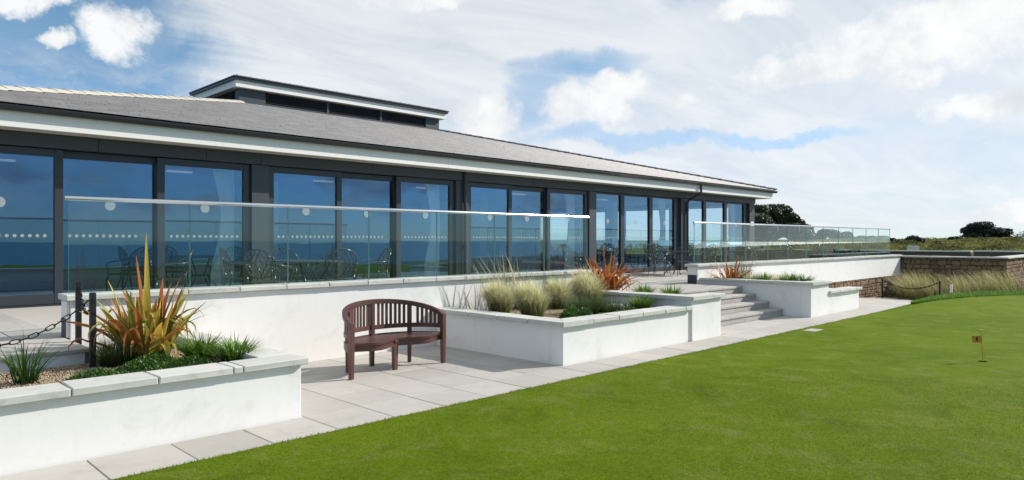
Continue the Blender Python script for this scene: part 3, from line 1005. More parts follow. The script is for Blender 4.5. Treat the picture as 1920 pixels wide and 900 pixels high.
# facade: piers, lintel, plinth
q = MB()
piers = [(.60, 1.16), (6.09, 6.45), (11.38, 11.80), (16.70, 17.05), (21.95, 22.40), (27.22, 27.65)]
for a, b_ in piers:
    p_ = MB(); p_.cbox(a, b_, YF - .04, YF + .30, .50, 3.195, .004); p_.build('pier', 'anthracite_panel', CH)
lj = [.55, 3.4, 5.2, 6.27, 8.9, 11.59, 14.2, 16.87, 19.5, 22.17, 24.9, 27.70]
for a, b_ in zip(lj[:-1], lj[1:]):
    p_ = MB(); p_.cbox(a + .003, b_ - .003, YF - .06, YF + .30, 3.205, 3.425, .003); p_.build('lintel_panel', 'anthracite_panel', CH)
q = MB(); q.box(1.16, 27.22, YF + .0, YF + .30, .58, .645); q.build('sill', 'anthracite', CH)


def dots(x0, x1, y, z=1.77, sp=.102, r=.028):
    d = MB()
    n = int((x1 - x0 - .08) / sp)
    s0 = (x0 + x1) / 2 - sp * (n - 1) / 2
    for k in range(n):
        d.disc((s0 + sp * k, y, z), r, (0, -1, 0), 12, .0015)
    return d


def glazing(x0, x1, y, st_l, st_r, z0=.65, z1=3.19, bot=.16, top=.12, deep=.07, big=True):
    f = MB()
    f.cbox(x0, x0 + st_l, y, y + deep, z0, z1, .004)
    f.cbox(x1 - st_r, x1, y, y + deep, z0, z1, .004)
    f.cbox(x0 + st_l + .001, x1 - st_r - .001, y + .002, y + deep - .002, z0, z0 + bot, .004)
    f.cbox(x0 + st_l + .001, x1 - st_r - .001, y + .002, y + deep - .002, z1 - top, z1, .004)
    w_ = f.build('window', 'anthracite', CH)
    p_ = MB()
    xc_, zc_ = (x0 + x1) / 2, (z0 + z1) / 2
    tilt = Matrix.Translation((xc_, y + deep * .5, zc_)) @ Matrix.Rotation(R(random.uniform(-.16, .16)), 4, 'Z') @ Matrix.Rotation(R(random.uniform(-.12, .12)), 4, 'X')
    p_.box(x0 + st_l - xc_ - .005, x1 - st_r - xc_ + .005, .004, .012, z0 + bot - zc_ - .005, z1 - top - zc_ + .005, mat=tilt)
    p_.build('pane', 'window_glass', w_)
    tag(dots(x0 + st_l, x1 - st_r, y + deep * .5 - .006).build('dot_row', 'frosted_dot', w_), kind='stuff')
    if big:
        d = MB(); d.disc(((x0 + x1) / 2, y + deep * .5 - .006, 2.30), .085, (0, -1, 0), 24, .0015); d.build('large_dot', 'frosted_dot', w_)
    return w_


for (a, b_, c_, d_) in ((1.17, 2.90, 4.36, 6.07), (6.46, 8.15, 9.60, 11.34), (11.81, 13.42, 14.86, 16.68)):
    glazing(a, b_, YF + .02, .12, .125)
    glazing(b_ - .06, c_ + .06, YF + .12, .06, .06)
    glazing(c_, d_, YF + .02, .13, .12)
for e in ((17.05, 18.55, 20.19, 21.95), (22.40, 23.79, 25.39, 27.22)):
    for i in range(3):
        a, b_ = e[i], e[i + 1]
        glazing(a, b_, YF + .06, .05 if i == 0 else .10, .30 if i == 2 else .10, z0=.65, z1=3.20, bot=.12, top=.05, deep=.09)

# soffit, fascia, gutter
q = MB(); q.box(.14, 28.16, 12.90, 13.36, 3.432, 3.452); q.box(27.74, 28.16, 13.362, 35.5, 3.432, 3.452); q.box(.14, .56, 13.362, 35.5, 3.432, 3.452); q.build('soffit', 'soffit', CH)
fj = [.08, 5.3, 10.7, 16.1, 21.4, 28.22]
for a, b_ in zip(fj[:-1], fj[1:]):
    p_ = MB(); p_.cbox(a + .001, b_ - .001, 12.84, 12.898, 3.420, 3.675, .003); p_.build('fascia', 'white_paint', CH)
p_ = MB(); p_.cbox(28.162, 28.22, 12.90, 35.6, 3.420, 3.675, .003); p_.build('fascia', 'white_paint', CH)
p_ = MB(); p_.cbox(.08, .138, 12.90, 35.6, 3.420, 3.675, .003); p_.build('fascia', 'white_paint', CH)


def gut_prof(y0, sgn):
    """half-round gutter section, open on top"""
    pr_ = []
    for k in range(9):
        a = PI * k / 8
        pr_.append((y0 + sgn * (-.065 - .065 * math.cos(PI - a) * -1), 3.735 - .085 * math.sin(a)))
    inner = [(p[0] + (y0 - sgn * .065 - p[0]) * .07, p[1] + .005) for p in pr_[::-1]]
    return pr_ + inner


q = MB(); q.prism(gut_prof(12.835, 1), 'x', -.08, 28.40); q.build('gutter', 'gutter_metal', CH, fix=True)
q = MB(); q.prism([(28.225 + (12.835 - p[0]), p[1]) for p in gut_prof(12.835, 1)], 'y', 12.70, 35.8); q.build('gutter', 'gutter_metal', CH, fix=True)
q = MB(); q.prism([(.075 - (12.835 - p[0]), p[1]) for p in gut_prof(12.835, 1)], 'y', 12.70, 35.8); q.build('gutter', 'gutter_metal', CH, fix=True)
# roof deck
LX0, LX1, LY0, LY1 = 9.90, 18.38, 22.68, 25.97
ZL = ZE + PT * (LY0 - EY0)
q = MB()
e_ = .05
q.add([(EX0 + e_, EY0 + e_, ZE - .03), (EX1 - e_, EY0 + e_, ZE - .03), (EX1 - e_, EY1 - e_, ZE - .03), (EX0 + e_, EY1 - e_, ZE - .03),
       (LX0, LY0, ZL - .02), (LX1, LY0, ZL - .02), (LX1, LY1, ZL - .02), (LX0, LY1, ZL - .02)],
      [(0, 1, 5, 4), (1, 2, 6, 5), (2, 3, 7, 6), (3, 0, 4, 7), (4, 5, 6, 7)])
q.box(EX0 + .12, EX1 - .12, EY0 + .14, EY1 - .14, 3.46, 3.74)
roof = q.build('roof', 'slate', CH)


def slates(name, origin_, du, dv, length, rise_n, gauge=.205):
    """courses of slates on a trapezoid; du along eaves, dv up in plan"""
    V, Fc = [], []
    o_ = np.array(origin_)
    du = np.array(du); dv = np.array(dv)
    n_c = int(rise_n / gauge)
    for k in range(n_c + 1):
        v0 = k * gauge - .03
        lim0, lim1 = max(v0, 0), length - max(v0, 0)
        u = lim0 - random.uniform(0, .3) - (.17 if k % 2 else 0)
        while u < lim1:
            w_ = random.uniform(.31, .37)
            a, b_ = max(u + .0015, lim0), min(u + w_ - .0015, lim1)
            u += w_
            if b_ - a < .05: continue
            jz = random.uniform(0, .003)
            vv = v0 + random.uniform(-.004, .004)
            z_lo = PT * vv + .021 + jz
            v1 = min(v0 + gauge * 1.25, rise_n)
            z_hi = PT * v1 + .002
            a1, b1 = max(a, v1), min(b_, length - v1)
            if b1 <= a1:
                a1 = b1 = min(max((a + b_) / 2, v1), max(v1, length - v1))
            i = len(V)
            for (uu, v_, z_) in ((a, vv, z_lo), (b_, vv, z_lo), (b1, v1, z_hi), (a1, v1, z_hi), (a, vv, z_lo - .020), (b_, vv, z_lo - .020)):
                p = o_ + du * uu + dv * v_
                V.append((p[0], p[1], p[2] + z_))
            Fc += [(i, i + 1, i + 2, i + 3), (i + 4, i + 5, i + 1, i)]
    return mesh_np(name, V, Fc, 'slate', roof)


rn = LY0 - EY0
tag(slates('slating', (EX0, EY0, ZE), (1, 0, 0), (0, 1, 0), EX1 - EX0, rn), kind='stuff')
tag(slates('slating', (EX1, EY0, ZE), (0, 1, 0), (-1, 0, 0), EY1 - EY0, rn), kind='stuff')
tag(slates('slating', (EX0, EY1, ZE), (0, -1, 0), (1, 0, 0), EY1 - EY0, rn), kind='stuff')
# hip tiles
def hip_mesh(mat):
    q = MB()
    L_, w_, t_ = .47, .19, .03
    prof = [(-w_, -.045), (-w_ * .5, -.006), (0, .012), (w_ * .5, -.006), (w_, -.045)]
    n = len(prof)
    vs = []
    for x_, up in ((0, .012), (L_, .0)):
        for (y_, z_) in prof: vs.append((x_, y_, z_ + up + t_))
        for (y_, z_) in prof: vs.append((x_, y_, z_ + up))
    fs = []
    for k in range(n - 1):
        fs += [(k, 2 * n + k, 2 * n + k + 1, k + 1), (n + k + 1, 3 * n + k + 1, 3 * n + k, n + k), (k, k + 1, n + k + 1, n + k), (2 * n + k + 1, 2 * n + k, 3 * n + k, 3 * n + k + 1)]
    fs += [(0, n, 3 * n, 2 * n), (n - 1, 3 * n - 1, 4 * n - 1, 2 * n - 1)]
    q.add(vs, fs)
    q.cbox(.02, .05, -.014, .014, .03, .058, .004, mi=1)
    o = q.build('tmp', [mat, 'hip_dark'], fix=True)
    me = o.data
    bpy.data.objects.remove(o)
    return me


hips = {'hip_lit_pale': hip_mesh('hip_lit_pale'), 'hip_dark': hip_mesh('hip_dark')}
for (c0, c1, mt) in (((EX0, EY0), (LX0, LY0), 'hip_lit_pale'), ((EX1, EY0), (LX1, LY0), 'hip_dark')):  # left hip coloured as sunlit, right hip given the dark colour
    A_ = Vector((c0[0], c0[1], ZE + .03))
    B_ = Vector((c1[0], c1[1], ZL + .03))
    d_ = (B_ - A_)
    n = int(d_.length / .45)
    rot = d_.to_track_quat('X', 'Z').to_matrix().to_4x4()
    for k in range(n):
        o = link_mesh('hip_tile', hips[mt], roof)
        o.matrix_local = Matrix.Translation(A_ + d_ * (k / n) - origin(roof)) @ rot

# roof lantern
q = MB(); q.box(LX0 + .12, LX1 - .12, LY0 + .12, LY1 - .12, 5.9, 6.74); lan = q.build('roof_lantern', 'louvre', CH)
for a, b_ in ((LX0, LX0 + .92), (LX1 - .70, LX1)):
    p_ = MB(); p_.cbox(a, b_, LY0, LY0 + .10, 6.0, 6.735, .003); p_.build('corner_panel', 'anthracite_panel', lan)
for x_ in (LX0, LX1 - .1):
    p_ = MB(); p_.cbox(x_, x_ + .1, LY0 + .101, LY0 + .30, 6.0, 6.735, .003); p_.build('corner_panel', 'anthracite_panel', lan)
p_ = MB(); p_.cbox(LX0 + .921, LX1 - .701, LY0 - .005, LY0 + .11, 6.0, 6.325, .003); p_.build('base_rail', 'anthracite_panel', lan)
p_ = MB(); p_.cbox(LX0 - .004, LX0 + .11, LY0 + .301, LY1, 6.0, 6.325, .003); p_.build('base_rail', 'anthracite_panel', lan)
for x_ in (13.15, 15.45):
    p_ = MB(); p_.cbox(x_, x_ + .09, LY0 - .001, LY0 + .11, 6.326, 6.735, .003); p_.build('mullion', 'anthracite_panel', lan)
lv = MB()
rt_ = Matrix.Rotation(R(38), 4, 'X')
for a, b_ in ((LX0 + .925, 13.148), (13.242, 15.448), (15.542, LX1 - .705)):
    for k in range(8):
        p_ = MB()
        mt = Matrix.Translation((0, LY0 + .055, 6.352 + .050 * k)) @ rt_
        p_.cbox(a, b_, -.042, .042, -.004, .004, .0015, mat=mt)
        p_.build('louvre_slat', 'anthracite', lan)
rt2 = Matrix.Rotation(R(-38), 4, 'Y')
for k in range(8):
    p_ = MB()
    p_.cbox(-.042, .042, LY0 + .302, LY1 - .02, -.004, .004, .0015, mat=Matrix.Translation((LX0 + .055, 0, 6.352 + .050 * k)) @ rt2)
    p_.build('louvre_slat', 'anthracite', lan)
ov = .19
p_ = MB(); p_.cbox(LX0 - ov, LX1 + ov, LY0 - ov, LY0 - ov + .03, 6.735, 6.955, .003); p_.build('fascia', 'white_paint', lan)
for x_ in (LX0 - ov, LX1 + ov - .03):
    p_ = MB(); p_.cbox(x_, x_ + .03, LY0 - ov + .032, LY1 + ov, 6.735, 6.955, .003); p_.build('fascia', 'white_paint', lan)
p_ = MB(); p_.box(LX0 - ov + .031, LX1 + ov - .031, LY0 - ov + .031, LY1 + ov, 6.738, 6.76); p_.build('soffit', 'soffit', lan)
og = .30
p_ = MB()
for (zz0, zz1, oo) in ((6.957, 7.03, og - .03), (7.032, 7.075, og)):
    p_.cbox(LX0 - oo, LX1 + oo, LY0 - oo, LY0 - ov + .03, zz0, zz1, .006)
    p_.cbox(LX0 - oo, LX0 - ov + .03, LY0 - ov + .032, LY1 + oo, zz0, zz1, .006)
    p_.cbox(LX1 + ov - .03, LX1 + oo, LY0 - ov + .032, LY1 + oo, zz0, zz1, .006)
p_.build('gutter', 'gutter_metal', lan)
q = MB()
c0 = (LX0 - .22, LX1 + .22, LY0 - .22, LY1 + .22)
ym = (LY0 + LY1) / 2
dd = ym - c0[2]
q.add([(c0[0], c0[2], 7.085), (c0[1], c0[2], 7.085), (c0[1], c0[3], 7.085), (c0[0], c0[3], 7.085), (c0[0] + dd, ym, 7.085 + dd * .12), (c0[1] - dd, ym, 7.085 + dd * .12)],
      [(0, 1, 5, 4), (1, 2, 5), (2, 3, 4, 5), (3, 0, 4), (3, 2, 1, 0)])
q.build('lantern_roof', 'slate', lan)
for k in range(19):
    p_ = MB()
    x_ = c0[0] + .05 + k * .465
    p_.cbox(x_, x_ + .455, c0[2] - .02, c0[2] + .20, 7.088, 7.112, .004, jit=.003)
    p_.cbox(x_ + .01, x_ + .05, c0[2] + .02, c0[2] + .06, 7.113, 7.140, .003)
    p_.build('edge_tile', 'hip_lit_pale', lan)

# downpipes
q = MB()
q.tube([(11.62, 13.30, 3.42), (11.62, 13.30, .66)], .042, 12)
for zz in (2.85, 1.5):
    q.tube([(11.62, 13.30, zz), (11.62, 13.30, zz + .06)], .052, 12)
q.build('downpipe', 'gutter_metal', CH, smooth=False)
q = MB()
q.tube([(22.3, 12.77, 3.66), (22.3, 12.77, 3.42), (22.30, 12.80, 3.36), (22.28, 13.24, 3.14), (22.27, 13.30, 3.05), (22.27, 13.30, .66)], .042, 12)
for zz in (2.75, 1.5):
    q.tube([(22.27, 13.30, zz), (22.27, 13.30, zz + .06)], .052, 12)
q.build('downpipe', 'gutter_metal', CH)
q = MB(); q.box(27.30, 27.56, YF - .052, YF - .042, 2.28, 2.46); sg = q.build('wall_sign', 'dot_white', CH)
q = MB()
for (a, b_, zz) in ((27.33, 27.40, 2.35), (27.42, 27.46, 2.35), (27.48, 27.53, 2.35)):
    q.box(a, b_, YF - .0545, YF - .0525, zz, zz + .05)
q.build('sign_mark', 'dark_block', sg)

# interior columns + curtains (top-level: they hang inside)
for k, (x_, y_) in enumerate(((8.9, 18.5), (16.9, 18.5), (24.0, 18.0))):
    q = MB(); q.cbox(x_ - .2, x_ + .2, y_ - .2, y_ + .2, .62, 3.335, .01); q.build('inner_column', 'pale_panel', CH)
cur_lab = ['pale curtain gathered behind the glazing above the left-hand tables', 'pale curtain gathered behind glazing left of the nearer downpipe', 'pale curtain behind glazing beyond the end of the long handrail', 'pale curtain behind the glazing just left of the far downpipe', 'pale curtain behind the last glazed bay by the corner']
for (xr, lab) in zip((5.93, 11.2, 16.52, 21.6, 26.8), cur_lab):
    V, Fc = [], []
    nu, nz = 48, 14
    for j in range(nz + 1):
        tz = j / nz
        wdt = .46 - .20 * math.sin(PI * min(1, (1 - tz) * 1.15)) ** 1.5
        for i in range(nu + 1):
            tu = i / nu
            V.append((xr - wdt * (1 - tu), YF + .42 + .035 * math.sin(tu * 44 + .3 * math.sin(tz * 5)), .66 + 2.62 * tz))
    for j in range(nz):
        for i in range(nu):
            a = j * (nu + 1) + i
            Fc.append((a, a + 1, a + nu + 2, a + nu + 1))
    o = mesh_np('curtain', np.array(V) - np.array([xr, YF + .42, .66]), Fc, 'curtain', smooth=True)
    o.location = (xr, YF + .42, .66)
    tag(o, lab, 'curtain', 'curtains inside the glazing')

# ------------------------------------------------------------------ glass balustrades
def balustrade(x0, joints, x_end, y, zb, ztop, label, group='glass terrace balustrades'):
    T = thing('glass_balustrade', ((x0 + x_end) / 2, y, zb), label, 'balustrade', group)
    for a, b_ in zip(joints[:-1], joints[1:]):
        q = MB()
        q.box(a + .006, b_ - .006, y - .009, y + .009, zb, ztop)
        q.mi = [0, 0, 0, 1, 0, 1]
        q.build('glass_panel', ['rail_glass', 'glass_edge'], T)
    q = MB()
    q.tube([(x0, y, ztop + .012), (x_end, y, ztop + .012)], .024, 14)
    q.build('handrail', 'steel', T, smooth=False)
    return T


balustrade(1.95, [1.985 + 1.3105 * k for k in range(8)], 11.20, 8.98, 1.096, 2.155, 'long clear glass balustrade with steel handrail above the bench')
balustrade(15.32, [15.34 + 1.36 * k for k in range(12)], 30.34, 8.98, 1.106, 2.125, 'far clear glass balustrade with steel handrail right of the steps')

# ------------------------------------------------------------------ patio chairs and tables
def build_chair():
    T = thing('patio_chair', (0, 0, 0), 'x', 'chair', 'dark lattice patio chairs on the terrace')
    # local: faces -Y, seat centre at the origin, back at +Y
    def back_pt(u, v):
        # u -1..1 across, v 0..1 up
        wdt = .235 + .035 * v
        x_ = u * wdt
        return Vector((x_, .20 + .10 * v + .05 * (1 - u * u) - .03, .52 + (.42 - .05 * u * u) * v))
    fr_ = [back_pt(-1, 0.08 * k / 1) for k in range(1)]
    loop_ = []
    for k in range(15):
        a = PI * k / 14
        loop_.append((-math.cos(a), .62 + .38 * math.sin(a)))
    loop2 = [(1, .3), (.96, .12), (.7, .02), (.35, -.04), (0, -.06), (-.35, -.04), (-.7, .02), (-.96, .12), (-1, .3)]
    q = MB(); q.tube([back_pt(*p) for p in loop_ + loop2], .011, 6, closed=True); q.build('back_frame', 'iron_green', T, smooth=True)
    def inside(u, v):
        if abs(u) > .98: return False
        top_ = .62 + .38 * math.sqrt(max(0, 1 - u * u))
        return v < top_ and v > -.06 + .18 * u ** 4
    q = MB()
    for k in range(-5, 6):
        for sgn in (1, -1):
            pts = []
            for t_ in np.linspace(-.1, 1.05, 14):
                u = sgn * (k * .30 + .55 * (t_ - .5) + .22 * math.sin(t_ * PI) * (1 if k > 0 else -1))
                if inside(u, t_): pts.append(back_pt(u, t_))
            if len(pts) > 2: q.tube(pts, .0065, 4, flat=1.5)
    for v_ in (.25, .52, .75):
        q.tube([back_pt(u, v_ + .05 * math.cos(u * 5)) for u in np.linspace(-.97, .97, 12)], .006, 4)
    q.build('back_lattice', 'iron_green', T)
    # seat
    q = MB()
    ring = [(.25 * math.copysign(abs(math.cos(a)) ** .6, math.cos(a)), -.02 + .24 * math.copysign(abs(math.sin(a)) ** .6, math.sin(a)), .43) for a in np.linspace(0, 2 * PI, 24, endpoint=False)]
    q.tube(ring, .012, 6, closed=True)
    for k in range(-5, 6):
        q.tube([(k * .044 + .03 * math.sin(t_ * 3), -.24 + .44 * t_, .427 - .012 * math.sin(t_ * PI)) for t_ in np.linspace(0.02, .98, 6)], .010, 4, flat=1.4)
    q.build('seat', 'iron_green', T)
    for sx in (-1, 1):
        q = MB(); q.tube([(sx * .225, -.22, .43), (sx * .25, -.26, .28), (sx * .235, -.25, .12), (sx * .27, -.31, .0)], [.014, .014, .012, .011], 6); q.build('leg', 'iron_green', T, smooth=True)
        q = MB(); q.tube([(sx * .235, .20, .56), (sx * .225, .20, .43), (sx * .23, .23, .22), (sx * .25, .31, .0)], [.013, .014, .012, .011], 6); q.build('leg', 'iron_green', T, smooth=True)
        q = MB(); q.tube([(sx * .265, .22, .70), (sx * .30, .05, .685), (sx * .31, -.14, .665), (sx * .30, -.22, .62), (sx * .26, -.23, .52), (sx * .235, -.22, .43)], .012, 6, flat=1.3); q.build('armrest', 'iron_green', T, smooth=True)
    return T


chair = build_chair()
used = [False]


def put_chair(x, y, rz, label, z=.62, group='dark lattice patio chairs on the terrace'):
    o = chair if not used[0] else copy_tree(chair)
    used[0] = True
    o.location = (x, y, z)
    o.rotation_euler = (0, 0, rz)
    o['label'] = label
    o['group'] = group
    return o


def face(x, y, tx, ty):
    """rotation so that the chair's front (-Y) looks at the target"""
    return math.atan2(ty - y, tx - x) + PI / 2


def build_table():
    T = thing('patio_table', (0, 0, 0), 'x', 'table', 'dark metal patio tables on the terrace')
    q = MB()
    n = 28
    ring = [(.60 * math.cos(2 * PI * k / n), .60 * math.sin(2 * PI * k / n), .715) for k in range(n)]
    q.tube(ring, .016, 6, closed=True)
    q.disc((0, 0, .705), .595, (0, 0, 1), n, .015)
    q.build('table_top', 'iron_green', T)
    for k in range(4):
        a = PI / 4 + k * PI / 2
        c_, s_ = math.cos(a), math.sin(a)
        q = MB(); q.tube([(.42 * c_, .42 * s_, .70), (.30 * c_, .30 * s_, .52), (.16 * c_, .16 * s_, .30), (.34 * c_, .34 * s_, .08), (.42 * c_, .42 * s_, 0)], .017, 6); q.build('leg', 'iron_green', T, smooth=True)
    q = MB(); q.tube([(.17 * math.cos(a), .17 * math.sin(a), .30) for a in np.linspace(0, 2 * PI, 16, endpoint=False)], .010, 6, closed=True); q.build('brace_ring', 'iron_green', T)
    return T


table = build_table()
t_used = [False]


def put_table(x, y, label, z=.62, group='dark metal patio tables on the terrace'):
    o = table if not t_used[0] else copy_tree(table)
    t_used[0] = True
    o.location = (x, y, z)
    o.rotation_euler = (0, 0, random.uniform(0, 1))
    o['label'] = label
    o['group'] = group
    return o


put_table(6.05, 11.05, 'dark round patio table behind the long glass balustrade, left')
tx, ty = 6.05, 11.05
put_chair(4.98, 10.35, face(4.98, 10.35, tx, ty), 'patio chair seen from behind, front left of the left table')
put_chair(5.86, 9.85, face(5.86, 9.85, tx + .3, ty) + .25, 'patio chair nearest the glass, in front of the left table')
put_chair(5.16, 11.75, face(5.16, 11.75, tx + .4, ty - .2), 'patio chair with sunlit pale lattice back, left of the left table')
put_chair(6.20, 12.10, face(6.20, 12.10, tx, ty), 'patio chair on the window side of the left table')
put_chair(7.15, 10.75, face(7.15, 10.75, tx, ty), 'patio chair on the right of the left table, side on')
put_chair(4.25, 12.35, face(4.25, 12.35, 2.5, 12.9), 'patio chair standing apart by the window, left of all others')
tx, ty = 19.3, 11.9
put_table(tx, ty, 'dark round patio table at the head of the stone steps')
put_chair(18.05, 11.75, face(18.05, 11.75, tx, ty + .2), 'patio chair at the head of the steps, leftmost in the opening')
put_chair(18.55, 11.20, face(18.55, 11.20, tx, ty), 'patio chair nearest the head of the steps, seen from behind')
put_chair(19.5, 12.85, face(19.5, 12.85, tx, ty), 'patio chair between the table above the steps and the window')
put_chair(20.35, 11.5, face(20.35, 11.5, tx, ty), 'patio chair right of the table above the steps, behind glass')
for (tx, ty, lab) in ((22.1, 11.0, 'first dark round table behind the far glass balustrade'), (25.3, 11.2, 'second dark round table behind the far glass balustrade'), (28.4, 10.8, 'farthest dark round table behind the far glass balustrade')):
    put_table(tx, ty, lab)
    for a, sd in ((.5, 'right'), (2.0, 'window side'), (3.6, 'left'), (5.1, 'glass side')):
        x_, y_ = tx + 1.0 * math.cos(a), ty + 1.0 * math.sin(a)
        put_chair(x_, y_, face(x_, y_, tx, ty), 'patio chair on the ' + sd + ' of the ' + lab.split()[0] + ' round table behind far glass', group='chairs behind the far glass balustrade')
put_table(18.9, 15.4, 'dark round table indoors behind the glazing above the steps', group='tables indoors')
for a, sd in ((.3, 'right'), (1.9, 'far side'), (3.3, 'left'), (4.6, 'near side')):
    x_, y_ = 18.9 + 1.0 * math.cos(a), 15.4 + 1.0 * math.sin(a)
    put_chair(x_, y_, face(x_, y_, 18.9, 15.4), 'lattice chair indoors on the ' + sd + ' of the table behind the glazing', group='lattice chairs indoors')

# ------------------------------------------------------------------ bench
def bench():
    T = thing('garden_bench', (0, 0, 0), 'dark red-brown curved wooden bench on the paving', 'bench')
    a_, b2 = .765, .56

    def el(th, da=0.):
        return Vector(((a_ + da) * math.cos(th), (b2 + da) * math.sin(th), 0))

    def ztop(th):
        return .68 + .215 * math.sin(max(0, min(PI, th))) ** .75

    def beam(ths, zfun, wdt, hgt_, name):
        q = MB()
        vs, fs = [], []
        for th in ths:
            for (da, dz_) in ((-wdt / 2, -hgt_ / 2), (wdt / 2, -hgt_ / 2), (wdt / 2, hgt_ / 2), (-wdt / 2, hgt_ / 2)):
                p = el(th, da)
                vs.append((p.x, p.y, zfun(th) + dz_))
        n = len(ths)
        for i in range(n - 1):
            for k in range(4):
                k2 = (k + 1) % 4
                fs.append((i * 4 + k, i * 4 + k2, i * 4 + 4 + k2, i * 4 + 4 + k))
        fs += [(0, 1, 2, 3), (4 * n - 1, 4 * n - 2, 4 * n - 3, 4 * n - 4)]
        q.add(vs, fs)
        o = q.build(name, 'wood', T, fix=True)
        bm = bmesh.new(); bm.from_mesh(o.data)
        bmesh.ops.bevel(bm, geom=[e for e in bm.edges if len(e.link_faces) == 2 and e.calc_face_angle(0) > 1.0], offset=.006, segments=2, affect='EDGES')
        bm.to_mesh(o.data); bm.free()
        return o
    th_all = [PI * k / 36 for k in range(37)]
    beam(th_all, lambda t: ztop(t) - .03, .068, .062, 'top_rail')
    beam([R(6) + (PI - R(12)) * k / 32 for k in range(33)], lambda t: .515, .032, .060, 'lower_rail')
    beam([R(4) + (PI - R(8)) * k / 32 for k in range(33)], lambda t: .385, .028, .085, 'seat_rail')
    beam([R(4) + (PI - R(8)) * k / 32 for k in range(33)], lambda t: .330, .012, .03, 'seat_rail')
    legs_th = [R(0.5), R(48), R(92), R(133), R(179.5)]
    for th in legs_th:
        p = el(th)
        front = th < .1 or th > 3.1
        q = MB()
        zt = ztop(th) - (.0 if front else .06)
        w0, w1 = (.032, .026)
        mt = Matrix.Translation(p) @ Matrix.Rotation(th - (PI / 2 if not front else (0 if th < 1 else PI)) if not front else 0, 4, 'Z')
        vs = []
        for (zz, w_) in ((0, w1), (.40, w0), (zt, w0)):
            for (sx, sy) in ((-1, -1), (1, -1), (1, 1), (-1, 1)):
                vs.append(mt @ Vector((sx * w_, sy * w_, zz)))
        fs = [(3, 2, 1, 0), (8, 9, 10, 11)]
        for i in (0, 1):
            for k in range(4):
                k2 = (k + 1) % 4
                fs.append((i * 4 + k, i * 4 + k2, i * 4 + 4 + k2, i * 4 + 4 + k))
        q.add(vs, fs)
        o = q.build('leg', 'wood', T, fix=True)
        bm = bmesh.new(); bm.from_mesh(o.data)
        bmesh.ops.bevel(bm, geom=list(bm.edges), offset=.005, segments=1, affect='EDGES')
        bm.to_mesh(o.data); bm.free()

    def yfront(x_):
        u = x_ / a_
        return .02 - .115 * (1 - math.cos(2 * PI * min(1, abs(u)))) / 2 + .055 * (1 - abs(u)) ** 2
    q = MB()
    vs = []
    yf0 = yfront(0)
    for (zz, w_) in ((0, .026), (.355, .032)):
        for (sx, sy) in ((-1, -1), (1, -1), (1, 1), (-1, 1)):
            vs.append((sx * w_, yf0 + .035 + sy * w_, zz))
    q.add(vs, [(3, 2, 1, 0), (4, 5, 6, 7)] + [(k, (k + 1) % 4, 4 + (k + 1) % 4, 4 + k) for k in range(4)])
    q.cbox(-.032, .032, yf0 - .012, yf0 + .052, .355, .40, .004)
    q.build('leg', 'wood', T)
    # back slats
    occ = [t for t in legs_th]
    arc = []
    segs = 400
    L_ = 0
    prev = el(R(3))
    step_ = .063
    nxt = .05
    slat_th = []
    for k in range(1, segs + 1):
        th = R(3) + (PI - R(6)) * k / segs
        p = el(th)
        L_ += (p - prev).length
        prev = p
        if L_ >= nxt:
            slat_th.append(th)
            nxt += step_
    for th in slat_th:
        p = el(th)
        if min((p - el(t)).length for t in legs_th) < .052: continue
        nrm = Vector((math.cos(th) / a_, math.sin(th) / b2, 0)).normalized()
        ang = math.atan2(nrm.y, nrm.x) - PI / 2
        q = MB()
        q.cbox(-.019, .019, -.007, .007, .54, ztop(th) - .055, .002, mat=Matrix.Translation(p) @ Matrix.Rotation(ang, 4, 'Z'))
        q.build('back_slat', 'wood', T)
    # seat slats follow the length of the seat, clipped by front curve and back ellipse
    ns = 10
    for k in range(ns):
        y0_, y1_ = -.10 + k * .064, -.10 + k * .064 + .044
        def inside(x_):
            yb = (b2 - .02) * math.sqrt(max(0, 1 - (x_ / (a_ - .02)) ** 2))
            return max(y0_, yfront(x_) + .03), min(y1_, yb)
        xs = np.linspace(-.74, .74, 75)
        run = []
        runs = []
        for x_ in xs:
            lo, hi = inside(x_)
            if hi - lo > .004: run.append((x_, lo, hi))
            elif run: runs.append(run); run = []
        if run: runs.append(run)
        for run in runs:
            if len(run) < 2: continue
            q = MB()
            vs, fs = [], []
            for (x_, lo, hi) in run:
                dip = -.012 * (1 - (x_ / a_) ** 2)
                vs += [(x_, lo, .405 + dip), (x_, hi, .405 + dip), (x_, hi, .425 + dip), (x_, lo, .425 + dip)]
            n = len(run)
            for i in range(n - 1):
                for j in range(4):
                    j2 = (j + 1) % 4
                    fs.append((i * 4 + j, i * 4 + j2, i * 4 + 4 + j2, i * 4 + 4 + j))
            fs += [(0, 1, 2, 3), (4 * n - 1, 4 * n - 2, 4 * n - 3, 4 * n - 4)]
            q.add(vs, fs)
            q.build('seat_slat', 'wood', T, fix=True)
    for nm, z0_, z1_, dy0, dy1 in (('seat_edge', .402, .430, -.012, .030), ('front_rail', .325, .398, .012, .036)):
        q = MB()
        vs, fs = [], []
        xs = np.linspace(-.735, .735, 60)
        for x_ in xs:
            dip = -.012 * (1 - (x_ / a_) ** 2)
            yv = yfront(x_)
            vs += [(x_, yv + dy0, z0_ + dip), (x_, yv + dy1, z0_ + dip), (x_, yv + dy1, z1_ + dip), (x_, yv + dy0, z1_ + dip)]
        n = len(xs)
        for i in range(n - 1):
            for j in range(4):
                j2 = (j + 1) % 4
                fs.append((i * 4 + j, i * 4 + j2, i * 4 + 4 + j2, i * 4 + 4 + j))
        fs += [(0, 1, 2, 3), (4 * n - 1, 4 * n - 2, 4 * n - 3, 4 * n - 4)]
        q.add(vs, fs)
        q.build(nm, 'wood', T, fix=True)
    return T


B = bench()
B.location = (5.375, 7.43, .001)
B.rotation_euler = (0, 0, R(4.0))

